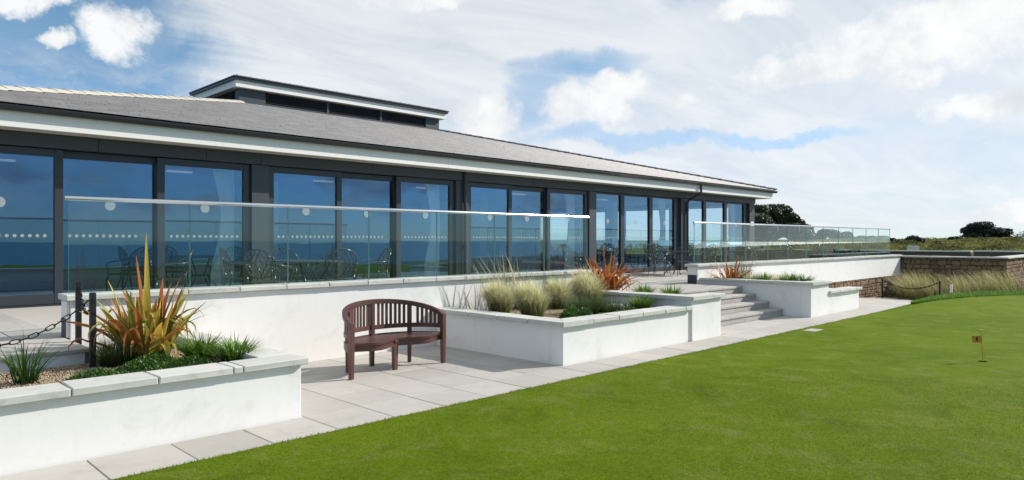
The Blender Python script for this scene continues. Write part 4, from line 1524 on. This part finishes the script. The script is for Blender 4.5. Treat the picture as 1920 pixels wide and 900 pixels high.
# ------------------------------------------------------------------ posts and chains
def post(x, y, z, hgt_, label, name='chain_post', mat='black_post', r=.026):
    q = MB()
    q.cbox(-r, r, -r, r, -.06, hgt_, .004)
    q.cbox(-r * .8, r * .8, -r * .8, r * .8, hgt_ + .001, hgt_ + .006, .002)
    T = thing(name, (x, y, z), label, 'post', 'chain posts' if name == 'chain_post' else None)
    o = q.build('shaft', mat, None)
    o.parent = T
    if name == 'chain_post':
        q = MB(); q.tube([(0, -r - .012 + .018 * math.sin(a), hgt_ - .07 + .018 * math.cos(a)) for a in np.linspace(0, 2 * PI, 12, endpoint=False)], .004, 6, closed=True)
        o = q.build('eye_ring', 'chain_metal', None); o.parent = T
    return T


post(1.975, 8.50, .622, .63, 'black square post at the end of the white terrace wall')
post(1.90, 7.66, .455, .73, 'black square post in the gravel beside the bronze flax')
post(.28, 7.66, .455, .73, 'black square post off the left edge holding the long chain')
post(28.0, 8.55, path_z(28.0, 0), .72, 'black post against the stone wall at the path end')
post(26.6, 6.35, path_z(26.6, 0), .72, 'black post beside the lawn at the path end')
post(26.75, 6.05, path_z(26.7, 0), .60, 'short white marker post beside the black post on the lawn', 'marker_post', 'white_post', .034)


def link_mesh_chain(Lk, wk, rk):
    q = MB()
    pts = []
    n = 8
    for k in range(n + 1):
        a = -PI / 2 + PI * k / n
        pts.append((Lk / 2 - wk / 2 + wk / 2 * math.cos(a), wk / 2 * math.sin(a), 0))
    for k in range(n + 1):
        a = PI / 2 + PI * k / n
        pts.append((-Lk / 2 + wk / 2 + wk / 2 * math.cos(a), wk / 2 * math.sin(a), 0))
    q.tube(pts, rk, 6, closed=True)
    o = q.build('tmp', 'chain_metal', smooth=True)
    me = o.data
    bpy.data.objects.remove(o)
    return me


def chain(p0, p1, sag, Lk, wk, rk, label):
    p0, p1 = Vector(p0), Vector(p1)
    T = thing('chain', p0, label, 'chain', 'post chains')
    me = link_mesh_chain(Lk, wk, rk)
    N = 300
    pts = [p0.lerp(p1, k / N) - Vector((0, 0, 4 * sag * (k / N) * (1 - k / N))) for k in range(N + 1)]
    cum = [0]
    for a, b_ in zip(pts[:-1], pts[1:]):
        cum.append(cum[-1] + (b_ - a).length)
    pitch = Lk - 2.2 * rk
    n = int(cum[-1] / pitch)
    j = 0
    for k in range(n):
        s_ = (k + .5) * cum[-1] / n
        while cum[j + 1] < s_: j += 1
        d_ = (pts[j + 1] - pts[j]).normalized()
        o = link_mesh('chain_link', me, T)
        o.matrix_local = Matrix.Translation(pts[j] - p0) @ d_.to_track_quat('X', 'Z').to_matrix().to_4x4() @ Matrix.Rotation(PI / 2 * (k % 2) + .25, 4, 'X')
    return T


chain((1.87, 7.64, 1.125), (.30, 7.64, 1.125), .37, .085, .034, .0055, 'long black chain dropping from the flax-side post to the left edge')
chain((1.975, 8.46, 1.19), (1.91, 7.70, 1.125), .20, .052, .026, .0055, 'short black chain hanging between the two left posts')
chain((28.0, 8.5, path_z(28, 0) + .66), (26.6, 6.38, path_z(26.6, 0) + .66), .26, .075, .034, .008, 'black chain across the path end by the stone wall')

# ------------------------------------------------------------------ putting flag, cup, drain
T = thing('putting_flag', (11.46, 2.21, .012), 'small brown practice flag with loop handle on the green', 'flag')
up = Vector((-.707 * .05, .707 * .05, 1)).normalized()
hv = Vector((-.70, .70, 0)).normalized()          # direction of the plate
pb = Vector((11.46, 2.21, .0))
q = MB(); q.tube([pb, pb + up * .40], .0065, 8); q.build('pole', 'flag_pole', T)
pt = pb + up * .40
q = MB(); q.tube([pt, pt - hv * .038 + up * .040, pt - hv * .040 + up * .052, pt + hv * .036 + up * .054, pt + hv * .040 + up * .044], .0045, 6, closed=True); q.build('handle', 'flag_pole', T)
mt = Matrix(((hv.x, -hv.y, up.x, 0), (hv.y, hv.x, up.y, 0), (0, 0, up.z, 0), (0, 0, 0, 1)))
mt = Matrix.Translation(pb + up * .275) @ mt
q = MB(); q.cbox(.004, .134, -.003, .003, 0, .098, .0015, mat=mt); pl = q.build('plate', 'flag_brown', T)
q = MB()
for yy0, yy1 in ((.0032, .0045), (-.0045, -.0032)):
    q.box(.050, .088, yy0, yy1, .028, .042, mat=mt); q.box(.058, .080, yy0, yy1, .043, .066, mat=mt); q.box(.053, .085, yy0, yy1, .067, .076, mat=mt)
q.build('emblem', 'flag_dark', pl)
q = MB(); q.disc((11.46, 2.21, .0135), .056, (0, 0, 1), 28, .0012); tag(q.build('cup_shade_disc', 'hole_shade'), 'dark disc painted as the shaded hole at the flag foot', 'hole')  # flat disc on the turf, the hole's shade painted as its colour
q = MB(); q.cbox(12.99, 13.40, 5.12, 5.34, .0, .018, .004); tag(q.build('drain_cover', 'paving'), 'small square pale stone cover set in the lawn edge', 'drain cover')

# ------------------------------------------------------------------ planting: flax
def flax_leaf(parent, base, az, L_, lean, droop, wdt, mat, twist=0., fold=0.):
    n = 11
    V, T_, S_, Fc = [], [], [], []
    dh = np.array([math.cos(az), math.sin(az), 0.])
    side0 = np.array([-math.sin(az), math.cos(az), 0.])
    P = []
    for k in range(n + 1):
        t_ = k / n
        if fold > 0 and t_ > fold:
            tf = t_ - fold
            hf = (lean * fold + droop * fold ** 2) * L_ + L_ * (.22 * min(tf * 4, 1) + .15 * tf)
            vf = (math.sqrt(max(.04, 1 - lean * lean)) * fold - .4 * droop * fold ** 2) * L_ + L_ * (.10 * math.sin(min(tf * 6, PI)) - .95 * max(0, tf - .12))
            P.append((hf, vf))
        else:
            P.append(((lean * t_ + droop * t_ ** 2.3) * L_, (math.sqrt(max(.04, 1 - lean * lean)) * t_ - .62 * droop * t_ ** 2.8) * L_))
    for k in range(n + 1):
        t_ = k / n
        h_, v_ = P[k]
        c = np.array(base) + dh * h_ + np.array([0, 0, v_])
        w_ = wdt * (.50 + .9 * min(t_ * 2.2, .55)) * max(.03, (1 - t_ ** 3.2))
        tw = twist * t_
        k2, k1 = min(k + 1, n), max(k - 1, 0)
        tg = np.array([P[k2][0] - P[k1][0], P[k2][1] - P[k1][1]])
        tg = tg / (np.linalg.norm(tg) + 1e-9)
        nrm = -dh * tg[1] + np.array([0, 0, tg[0]])
        sd = side0 * math.cos(tw) + nrm * math.sin(tw)
        nn = nrm * math.cos(tw) - side0 * math.sin(tw)
        V += [c - sd * w_ / 2, c - nn * w_ * .22, c + sd * w_ / 2]
        T_ += [t_] * 3
        S_ += [1, 0, 1]
    for k in range(n):
        for j in (0, 1):
            a = k * 3 + j
            Fc.append((a, a + 1, a + 4, a + 3))
    return mesh_np('leaf', V, Fc, mat, parent, attrs={'t': T_, 's': S_}, smooth=True)


def flax(loc, n, L_, wdt, mat, label, extra=(), seed=1, spread=(.05, .75)):
    random.seed(seed)
    T = thing('flax_plant', loc, label, 'plant', 'bronze flax plants')
    for k in range(n):
        az = random.uniform(0, 2 * PI)
        s_ = (k + .5) / n
        lean = spread[0] + (spread[1] - spread[0]) * s_ ** 1.1 + random.uniform(-.08, .08)
        r = random.uniform(.02, .20)
        b_ = (loc[0] + r * math.cos(az), loc[1] + r * math.sin(az), loc[2])
        ll = L_ * random.uniform(.72, 1.08) * (1 - .22 * s_)
        fold = random.uniform(.45, .68) if random.random() < .46 else 0
        flax_leaf(T, b_, az, ll, max(.03, lean), random.uniform(.02, .46) * (.4 + s_), wdt * random.uniform(.55, 1.15), mat, random.uniform(-.9, .9), fold)
    for (az, ll, lean, dr, w_) in extra:
        flax_leaf(T, loc, az, ll, lean, dr, w_, mat, random.uniform(-.3, .3), 0)
    return T


# image-right is azimuth -45 deg, image-left is 135 deg
flax((2.42, 7.72, .46), 110, .86, .094, 'flax_leaf', 'large bronze and green flax in the left planter', spread=(.04, .56),
     extra=((R(100), 1.32, .03, .0, .075), (R(130), 1.10, .10, .02, .070), (R(-40), .95, .30, .05, .075), (R(-50), .92, .48, .06, .09), (R(-45), .85, .55, .25, .04), (R(-60), .85, .62, .3, .045), (R(150), .8, .45, .1, .07)), seed=11)
flax((10.93, 8.33, .62), 95, .88, .080, 'flax_red', 'orange red flax plant beside the head of the steps',
     extra=((R(120), 1.12, .04, .0, .075), (R(-30), 1.0, .14, .0, .07), (R(140), 1.05, .6, .3, .04), (R(-40), .9, .72, .15, .05)), seed=23)
flax((15.82, 8.25, .64), 48, .70, .050, 'flax_red', 'small orange flax in the planter right of the steps', seed=37, spread=(.12, .8))

# ------------------------------------------------------------------ planting: grasses and tufts
WR = (.707, -.707)
GS = 'feathery pale grass clumps'


def stipa(x, y, r, hgt_, n, label):
    n = int(n * 1.35)
    """dome of hair-fine leaves combed to the picture's left by the wind"""
    left = R(135)
    n1 = int(n * .62)
    a = U(0, 2 * PI, n1)
    rr_ = r * .50 * np.sqrt(U(0, 1, n1))
    base = np.stack([x + rr_ * np.cos(a), y + rr_ * np.sin(a), np.full(n1, .475)], 1)
    azs = left + RNG.normal(0, .85, n1)
    p1 = blades(base, azs, U(hgt_ * .95, hgt_ * 1.4, n1), U(-.22, .22, n1), U(.12, .66, n1), U(.004, .0075, n1), 10, fall=1.05)
    parts = [p1, clump(x, y, .475, int(n * .34), r * .50, (hgt_ * .8, hgt_ * 1.25), (.0, .28), (.10, .50), (.004, .007), 9, (-.707, .707), .05, fall=1.15),
             clump(x, y, .475, n // 6, r * .55, (hgt_ * .4, hgt_ * .8), (.0, .5), (.0, .3), (.004, .007), 6)]
    return plant('feather_grass', parts, 'stipa', label, 'grass', GS, (x, y, .475))


stipa(8.02, 8.30, .30, .56, 1950, 'pale feathery grass clump farthest left, behind the planter corner')
stipa(8.08, 7.62, .33, .58, 2175, 'pale feathery grass clump nearest the bench, second from left')
stipa(9.35, 8.15, .30, .56, 1725, 'pale feathery grass clump third from left in the planter')
stipa(9.98, 8.02, .32, .68, 2025, 'pale feathery grass clump on the right, against the orange flax')
plant('tall_grass', [clump(8.75, 8.62, .475, 130, .16, (.55, .98), (.03, .36), (.0, .22), (.004, .009), 5), clump(8.4, 8.66, .475, 60, .2, (.6, 1.05), (.03, .30), (.0, .2), (.004, .008), 5, (-.707, .707), .1)], 'tall_grass', 'thin tall seeding grass rising against the terrace wall', 'grass', None, (8.7, 8.62, .475))
plant('tall_grass', [clump(9.7, 8.62, .475, 240, .17, (.35, .72), (.03, .30), (.0, .12), (.007, .013), 5)], 'tuft_dark', 'dark green upright grass between the pale grass clumps', 'grass', None, (9.7, 8.62, .475))
# seed heads of the tall grass
parts = []
for k in range(11):
    a = random.uniform(0, 2 * PI)
    parts.append(clump(8.45 + .35 * math.cos(a), 8.62 + .1 * math.sin(a), .475, 2, .01, (.8, 1.15), (.05, .3), (.05, .2), (.014, .020), 6, (-.707, .707), .12))
plant('seed_stalks', parts, 'stipa', 'straw coloured seed stalks leaning left before the glass', 'grass', None, (8.45, 8.62, .475))


def tuft(x, y, z, n, L_, label, mat='tuft', group='green strap-leaved tufts', w=(.013, .022), rad=.09, lean=(.1, .75), droop=(.05, .5)):
    return plant('leafy_tuft', [clump(x, y, z, n, rad, L_, lean, droop, w, 6)], mat, label, 'plant', group, (x, y, z))


tuft(1.27, 7.20, .455, 70, (.28, .52), 'loose dark green tuft alone in the gravel, far left', 'tuft_dark', lean=(.03, .6), w=(.010, .016))
tuft(2.80, 7.36, .455, 280, (.18, .36), 'green tuft below the flax, left of the planter corner tuft', w=(.013, .02))
tuft(2.98, 6.92, .455, 280, (.18, .36), 'bright green tuft in the corner of the left planter', w=(.013, .02))
tuft(10.08, 6.92, .475, 300, (.18, .38), 'bright green tuft in the grass planter near the tall block', w=(.014, .022))
tuft(10.92, 7.45, .62, 240, (.17, .34), 'left one of two green tufts on top of the tall planter')
tuft(10.92, 6.86, .62, 240, (.17, .34), 'right one of two green tufts on top of the tall planter')
tuft(16.0, 7.50, .64, 240, (.19, .38), 'green tuft beside the small orange flax, right planter')
tuft(15.95, 6.85, .64, 280, (.22, .42), 'green tuft in the front of the right planter')
tuft(16.05, 6.55, .64, 200, (.20, .36), 'darker tuft at the front right of the right planter', 'tuft_dark')
plant('feather_grass', [clump(16.02, 7.15, .64, 500, .14, (.2, .38), (.1, .7), (.1, .5), (.004, .007), 5, WR, .2), clump(16.0, 7.85, .64, 420, .14, (.22, .42), (.1, .6), (.1, .5), (.004, .007), 5, WR, .2)], 'stipa', 'short straw grass between the tufts of the right planter', 'grass', None, (16.0, 7.5, .64))
plant('tall_grass', [clump(16.02, 8.05, .64, 150, .12, (.4, .8), (.03, .3), (.0, .2), (.005, .009), 5, WR, .05)], 'tall_grass', 'tall thin grass behind the small orange flax', 'grass', None, (16.02, 8.05, .64))
tuft(16.75, 6.62, .42, 260, (.18, .32), 'dark green plant in the low end box right of steps', 'tuft_dark', lean=(.2, .9))
plant('rosemary_bush', [clump(2.10, 7.62, .455, 900, .13, (.18, .34), (.05, .7), (.0, .15), (.004, .007), 4)], 'rosemary', 'soft grey green rosemary-like bush at the foot of the flax post', 'shrub', 'soft green shrubs', (2.10, 7.62, .455))
plant('rosemary_bush', [clump(8.92, 7.22, .475, 1500, .24, (.20, .40), (.05, .75), (.0, .15), (.004, .007), 4), clump(9.25, 7.0, .475, 900, .18, (.16, .30), (.05, .8), (.0, .15), (.004, .007), 4)], 'rosemary', 'soft dark green bush in front of the pale grasses', 'shrub', 'soft green shrubs', (8.98, 7.28, .475))


def cover(spots, n, label, loc, leaf=(.018, .034), mat='cover'):
    """low mound of small leaves: spots = (x, y, rx, ry, h)"""
    parts = []
    for (x, y, rx, ry, h_) in spots:
        a = U(0, 2 * PI, n)
        r = np.sqrt(U(0, 1, n))
        px, py = x + rx * r * np.cos(a), y + ry * r * np.sin(a)
        pz = loc[2] + h_ * (1 - r ** 2) * U(.35, 1.0, n) + .004
        parts.append(blades(np.stack([px, py, pz], 1), U(0, 2 * PI, n), U(leaf[0], leaf[1], n), U(.3, .95, n), U(0, .2, n), U(.010, .018, n), 2))
    return plant('ground_cover', parts, mat, label, 'plant', 'low leafy ground cover', loc)


cover([(1.75, 6.92, .26, .24, .10), (2.15, 7.02, .28, .24, .13), (2.55, 6.95, .28, .24, .12), (2.32, 7.25, .26, .22, .14)], 1500, 'dark green mat of small leaves spreading before the flax', (2.2, 7.05, .455))
cover([(8.15, 6.86, .22, .20, .22), (8.38, 6.80, .19, .17, .17), (8.0, 6.75, .14, .12, .12)], 1300, 'rounded glossy dark green bush at the planter corner', (8.15, 6.86, .475), leaf=(.03, .05))
cover([(8.7, 6.68, .32, .16, .08), (9.2, 6.68, .32, .18, .09), (9.55, 6.85, .28, .27, .13), (9.95, 7.2, .25, .30, .12)], 1100, 'low dark mat of leaves along the planter front', (9.2, 6.75, .475))
q = MB()
mt = Matrix.Translation((9.72, 7.22, .56)) @ Matrix.Rotation(R(-40), 4, 'Z') @ Matrix.Rotation(R(14), 4, 'X')
q.cbox(-.17, .17, -.10, .10, -.03, .012, .006, mat=mt)
q.cbox(-.15, .15, -.05, .06, -.09, -.031, .004, mat=mt)
tag(q.build('stone_plaque', 'coping'), 'small tilted pale stone slab among the plants', 'plaque')


def gravel(name, x0, x1, y0, y1, z, n, label, keep=None):
    px, py = U(x0, x1, n), U(y0, y1, n)
    if keep is not None:
        k_ = keep(px, py)
        px, py = px[k_], py[k_]
    n = len(px)
    r = U(.005, .011, n)
    tet = np.array([(1, 0, -.3), (-.5, .87, -.3), (-.5, -.87, -.3), (0, 0, .8), (.0, .0, -.6)])
    a = U(0, 2 * PI, n)
    c, s_ = np.cos(a), np.sin(a)
    V = np.zeros((n, 5, 3))
    asp = U(.6, 1.2, n)
    for k in range(5):
        x_, y_, z_ = tet[k] + RNG.uniform(-.25, .25, 3)
        V[:, k, 0] = px + (c * x_ - s_ * y_ * asp) * r
        V[:, k, 1] = py + (s_ * x_ + c * y_ * asp) * r
        V[:, k, 2] = z + U(0, .012, n) + z_ * r * .9
    fs = np.array([(0, 1, 3), (1, 2, 3), (2, 0, 3), (1, 0, 4), (2, 1, 4), (0, 2, 4)])
    Fq = (np.arange(n) * 5)[:, None, None] + fs[None]
    o = mesh_np(name, V.reshape(-1, 3), Fq.reshape(-1, 3), 'gravel')
    return tag(o, label, 'gravel', kind='stuff')


gravel('gravel', -.6, 3.0, 6.42, 7.92, .457, 30000, 'golden gravel mulch in the left planter')
gravel('gravel', 1.96, 3.0, 7.92, 8.86, .457, 9000, 'golden gravel mulch behind the flax in the left planter')
gravel('gravel', 7.42, 10.36, 6.46, 8.84, .477, 42000, 'golden gravel mulch under the pale grasses')

# ------------------------------------------------------------------ lawn blades
n = 300000
rr = 1.2 + 8.5 * U(0, 1, n) ** .8
aa = R(45) + R(40) * U(-1, 1, n)
bx, by = rr * np.cos(aa), rr * np.sin(aa)
k_ = by < 5.43
bx, by = bx[k_], by[k_]
n = len(bx)
V, Fq, Tt = blades(np.stack([bx, by, np.full(n, .010)], 1), U(0, 2 * PI, n), U(.008, .019, n), U(.1, .9, n), U(0, .3, n), U(.003, .0055, n), 1)
tag(mesh_np('grass', V, Fq, 'lawn_blade', attrs={'t': Tt}), 'short mown grass blades of the green', 'grass', kind='stuff')
n = 26000
ex = U(-2, 22, n)
ey = np.interp(ex, [p[0] for p in lawn_edge[:12]], [p[1] for p in lawn_edge[:12]]) + RNG.normal(0, .017, n) - .006 + .008 * np.sin(ex * 7) + .006 * np.sin(ex * 23)
V, Fq, Tt = blades(np.stack([ex, ey, np.full(n, -.004)], 1), U(0, 2 * PI, n), U(.014, .040, n), U(.1, .95, n), U(0, .4, n), U(.003, .006, n), 2)
tag(mesh_np('grass_edge', V, Fq, 'lawn_blade', attrs={'t': Tt}), 'ragged grass fringe along the paving edge', 'grass', kind='stuff')
# collar of longer grass
n = 26000
tt = U(0, 1, n)
ox = np.interp(tt, np.linspace(0, 1, 9), [20.5, 21.2, 23.2, 25.4, 27.2, 28.8, 30.0, 30.8, 31])
oy = np.interp(tt, np.linspace(0, 1, 9), [5.56, 5.62, 5.75, 5.65, 5.0, 3.8, 2.0, -1, -6])
ix = np.interp(tt, np.linspace(0, 1, 9), [20.5, 21.2, 22.6, 24.2, 25.6, 26.8, 27.8, 28.4, 28.7])
iy = np.interp(tt, np.linspace(0, 1, 9), [5.46, 5.46, 5.30, 4.95, 4.35, 3.4, 2.0, 0, -6])
kk = U(0, 1, n)
V, Fq, Tt = blades(np.stack([ix + (ox - ix) * kk, iy + (oy - iy) * kk, np.full(n, .0)], 1), U(0, 2 * PI, n), U(.04, .10, n), U(.1, .7, n), U(0, .4, n), U(.008, .014, n), 2)
tag(mesh_np('collar_grass', V, Fq, 'collar_blade', attrs={'t': Tt}), 'longer bright green grass ringing the far side of the green', 'grass', kind='stuff')

# ------------------------------------------------------------------ dune grass before the dark wall
parts = []
WL = (-.62, .78)
for k in range(105):
    tt = random.random()
    x_ = 26.6 + 4.3 * random.random()
    y_ = random.uniform(1.0, 8.4)
    if x_ < 28.2 - .0 + (0 if y_ < 6 else (y_ - 6) * .4) and y_ > 5.2 and x_ < 27.6: continue
    if y_ < 5.6 and x_ < 27.6 + (5.6 - y_) * .75: continue
    parts.append(clump(x_, y_, float(hgt(x_, y_)) + (.25 if y_ < 5.6 else .08), 62, .22, (.45, 1.12), (.03, .36), (.02, .28), (.010, .018), 5, WL, .36))
V, Fq, Tt = join(parts)
tag(mesh_np('dune_grass', V, Fq, 'marram', attrs={'t': Tt}), 'tall straw coloured dune grass bent left before the stone wall', 'grass', kind='stuff')

# ------------------------------------------------------------------ trees and scrub
def crown_mesh(name, ells, n_per, size, mat, parent=None, shell=.55, flat=1.0):
    V, Fc = [], []
    for (cx, cy, cz, rx, ry, rz) in ells:
        n = int(n_per * (rx * ry * rz) ** .55)
        d = RNG.normal(0, 1, (n, 3))
        d /= np.linalg.norm(d, axis=1)[:, None]
        rad = shell + (1 - shell) * U(0, 1, n) ** .5 + RNG.normal(0, .05, n)
        c = np.array([cx, cy, cz]) + d * rad[:, None] * np.array([rx, ry, rz])
        nn = d + RNG.normal(0, .55, (n, 3))
        nn /= np.linalg.norm(nn, axis=1)[:, None]
        a = np.cross(nn, RNG.normal(0, 1, (n, 3)))
        a /= np.linalg.norm(a, axis=1)[:, None] + 1e-9
        b_ = np.cross(nn, a)
        s_ = U(size * .5, size * 1.3, n)[:, None]
        q4 = np.stack([c - a * s_ * .9, c - b_ * s_ * .45, c + a * s_ * .9, c + b_ * s_ * .45 + nn * s_ * .15], 1)
        i0 = len(V) * 0 + sum(len(v) for v in V)
        V.append(q4.reshape(-1, 3))
        Fc.append((np.arange(n) * 4)[:, None] + np.arange(4)[None] + i0)
    V = np.concatenate(V)
    Fc = np.concatenate(Fc)
    return mesh_np(name, V, Fc, mat, parent, attrs={'t': U(0, 1, len(V))})


def at(px, D):
    """ground point under picture column px at depth D"""
    u_ = (px - 960) / 1305
    p = (fwv + rtv * u_) * D
    return float(p.x), float(p.y)


def zpix(py, D):
    return 1.7 + (449.5 - py) / 1305 * D


def tree(name, label, px, D, lobes, mat, n_per, size, group=None, trunk_r=.22, shell=.5):
    """lobes in picture units: (px, py, half-width px, half-height px, depth offset m)"""
    x, y = at(px, D)
    zg = float(hgt(x, y))
    T = thing(name, (x, y, zg), label, 'tree' if 'tree' in name else 'shrub', group)
    k_ = D / 1305
    ells = []
    for (lx, ly, hw, hh, do) in lobes:
        ex_, ey_ = at(lx, D + do)
        ells.append((ex_, ey_, zpix(ly, D + do), hw * k_, hw * k_, hh * k_))
    crown_mesh('crown', ells, n_per, size, mat, T, shell)
    q = MB()
    zc = min(e[2] for e in ells)
    q.tube([(x, y, zg - .3), (x + .1, y, zg + (zc - zg) * .5), (x, y, zc + .2)], [trunk_r, trunk_r * .8, trunk_r * .55], 8)
    for e in ells:
        q.tube([(x, y, zg + (zc - zg) * .6), ((x + e[0]) / 2, (y + e[1]) / 2, (zc + e[2]) / 2), (e[0], e[1], e[2])], [trunk_r * .5, trunk_r * .35, trunk_r * .12], 6)
    q.build('trunk', 'bark', T)
    return T


random.seed(5)
tree('pine_tree', 'dark broad pine tree rising right of the clubhouse corner', 1450, 85,
     [(1440, 400, 26, 15, 0), (1462, 394, 22, 11, 1), (1480, 408, 18, 10, 0), (1425, 396, 20, 12, -1), (1495, 418, 14, 8, 0), (1455, 415, 32, 14, 1), (1510, 428, 14, 8, 2), (1405, 402, 22, 16, 1), (1475, 430, 36, 14, 0), (1448, 388, 10, 5, 0), (1500, 440, 26, 12, 1)], 'pine_needles', 2600, .20, 'trees behind the clubhouse', .3)
tree('olive_tree', 'lighter rounded tree close beside the clubhouse corner', 1428, 62,
     [(1428, 420, 22, 20, 0), (1415, 412, 16, 14, 1), (1442, 430, 16, 16, 0), (1425, 440, 26, 18, 0)], 'bush_leaves', 2400, .14, 'trees behind the clubhouse', .18)
sky_line = ((1530, 446, 18, 9), (1556, 440, 20, 11), (1585, 443, 22, 10), (1615, 447, 18, 8), (1645, 446, 20, 8))
for k, (px, py, hw, hh) in enumerate(sky_line):
    lobes = [(px + random.uniform(-hw, hw) * .6, py + random.uniform(-.4, .5) * hh, hw * random.uniform(.45, .7), hh * random.uniform(.5, .8), random.uniform(-2, 2)) for _ in range(5)]
    tree('pine_tree', ['first', 'second', 'third', 'fourth', 'last'][k] + ' of the dark pines seen through the far glass balustrade, from left', px, 130, lobes, 'pine_needles', 1300, .22, 'pines seen through the far glass', .2)
tree('cypress_tree', 'wind-shaped dark cypress tree on the skyline at far right', 1848, 120,
     [(1838, 424, 22, 8, 0), (1820, 432, 17, 8, 1), (1850, 434, 30, 9, 0), (1880, 436, 16, 5, 0), (1868, 444, 24, 7, 1), (1835, 443, 28, 9, 0), (1846, 419, 13, 4, 0), (1888, 431, 9, 3, 0), (1870, 431, 14, 5, 1), (1855, 450, 28, 6, 0)], 'cypress_needles', 1900, .20, None, .4, .35)
tree('round_shrub', 'round dark shrub on the skyline above the white garden seat', 1715, 88, [(1712, 449, 13, 8, 0), (1720, 451, 12, 7, 0), (1704, 454, 9, 6, 0), (1724, 458, 10, 7, 0)], 'cypress_needles', 1900, .15, 'skyline shrubs', .12)
tree('umbrella_tree', 'small flat-topped tree left of the cypress on the skyline', 1793, 110, [(1793, 446, 14, 3, 0), (1785, 448, 8, 2.5, 0), (1802, 447, 8, 2.5, 0)], 'cypress_needles', 1500, .15, None, .12)
tree('round_shrub', 'small dark shrub between the round shrub and the cypress', 1757, 80, [(1757, 458, 10, 6, 0), (1750, 460, 7, 5, 0)], 'cypress_needles', 1800, .15, 'skyline shrubs', .1)
tree('round_shrub', 'low dark shrub just right of the end of the glass', 1676, 84, [(1674, 451, 8, 5, 0), (1684, 454, 10, 5, 0)], 'cypress_needles', 1700, .15, 'skyline shrubs', .1)
tree('round_shrub', 'dark shrub in front of the cypress on its right', 1862, 84, [(1862, 457, 8, 5, 0)], 'cypress_needles', 1800, .14, 'skyline shrubs', .1)
tree('bare_tree', 'thin grey bare-branched tree at the far right edge of the skyline', 1908, 100, [(1906, 446, 12, 9, 0), (1922, 442, 12, 11, 0)], 'bush_leaves', 420, .12, None, .14, .2)
# gorse scrub over the rise
ells = []
for k in range(520):
    D = random.uniform(50, 120)
    px = random.uniform(1440, 2050)
    x, y = at(px, D)
    z = float(hgt(x, y))
    r = random.uniform(.8, 2.2)
    hh = random.choice((random.uniform(.12, .30), random.uniform(.25, .60))) * (1 if D < 85 else .6)
    ells.append((x, y, z + hh * .25, r, r, hh))
tag(crown_mesh('gorse_scrub', ells, 360, .13, 'gorse', None, .7), 'low yellow green gorse scrub covering the rise', 'scrub', kind='stuff')

# white garden seat seen over the walls
x, y = at(1712, 54)
zg = float(hgt(x, y))
T = thing('ornate_bench', (x, y, zg), 'white ornate garden seat in front of the scrub, far right', 'bench')
ax = Vector((.6, -.8, 0)).normalized()
for sgn in (-1, 1):
    c = Vector((x, y, zg)) + ax * .22 * sgn
    q = MB()
    arch = [c + ax * .20 * math.cos(a) + Vector((0, 0, 1.02 + .15 * math.sin(a))) for a in np.linspace(0, PI, 10)]
    q.tube([c + ax * .18 + Vector((0, 0, .68))] + arch + [c - ax * .18 + Vector((0, 0, .68))], .022, 6)
    for k in range(-3, 4):
        q.tube([c + ax * .05 * k + Vector((0, 0, .70)), c + ax * .052 * k + Vector((0, 0, 1.02 + .14 * math.sqrt(1 - (k / 4) ** 2)))], .014, 5)
    q.tube([c - ax * .19 + Vector((0, 0, .92)), c + ax * .19 + Vector((0, 0, .92))], .018, 5)
    q.build('back_panel', 'white_post', T)
    q = MB(); q.tube([c + ax * .16 * sgn + Vector((0, 0, 0)), c + ax * .14 * sgn + Vector((0, 0, .9))], .03, 6); q.build('leg', 'white_post', T)
q = MB(); q.cbox(-.42, .42, -.05, .4, .62, .68, .01, mat=Matrix.Translation((x, y, zg)) @ Matrix.Rotation(math.atan2(ax.y, ax.x), 4, 'Z')); q.build('seat', 'white_post', T)
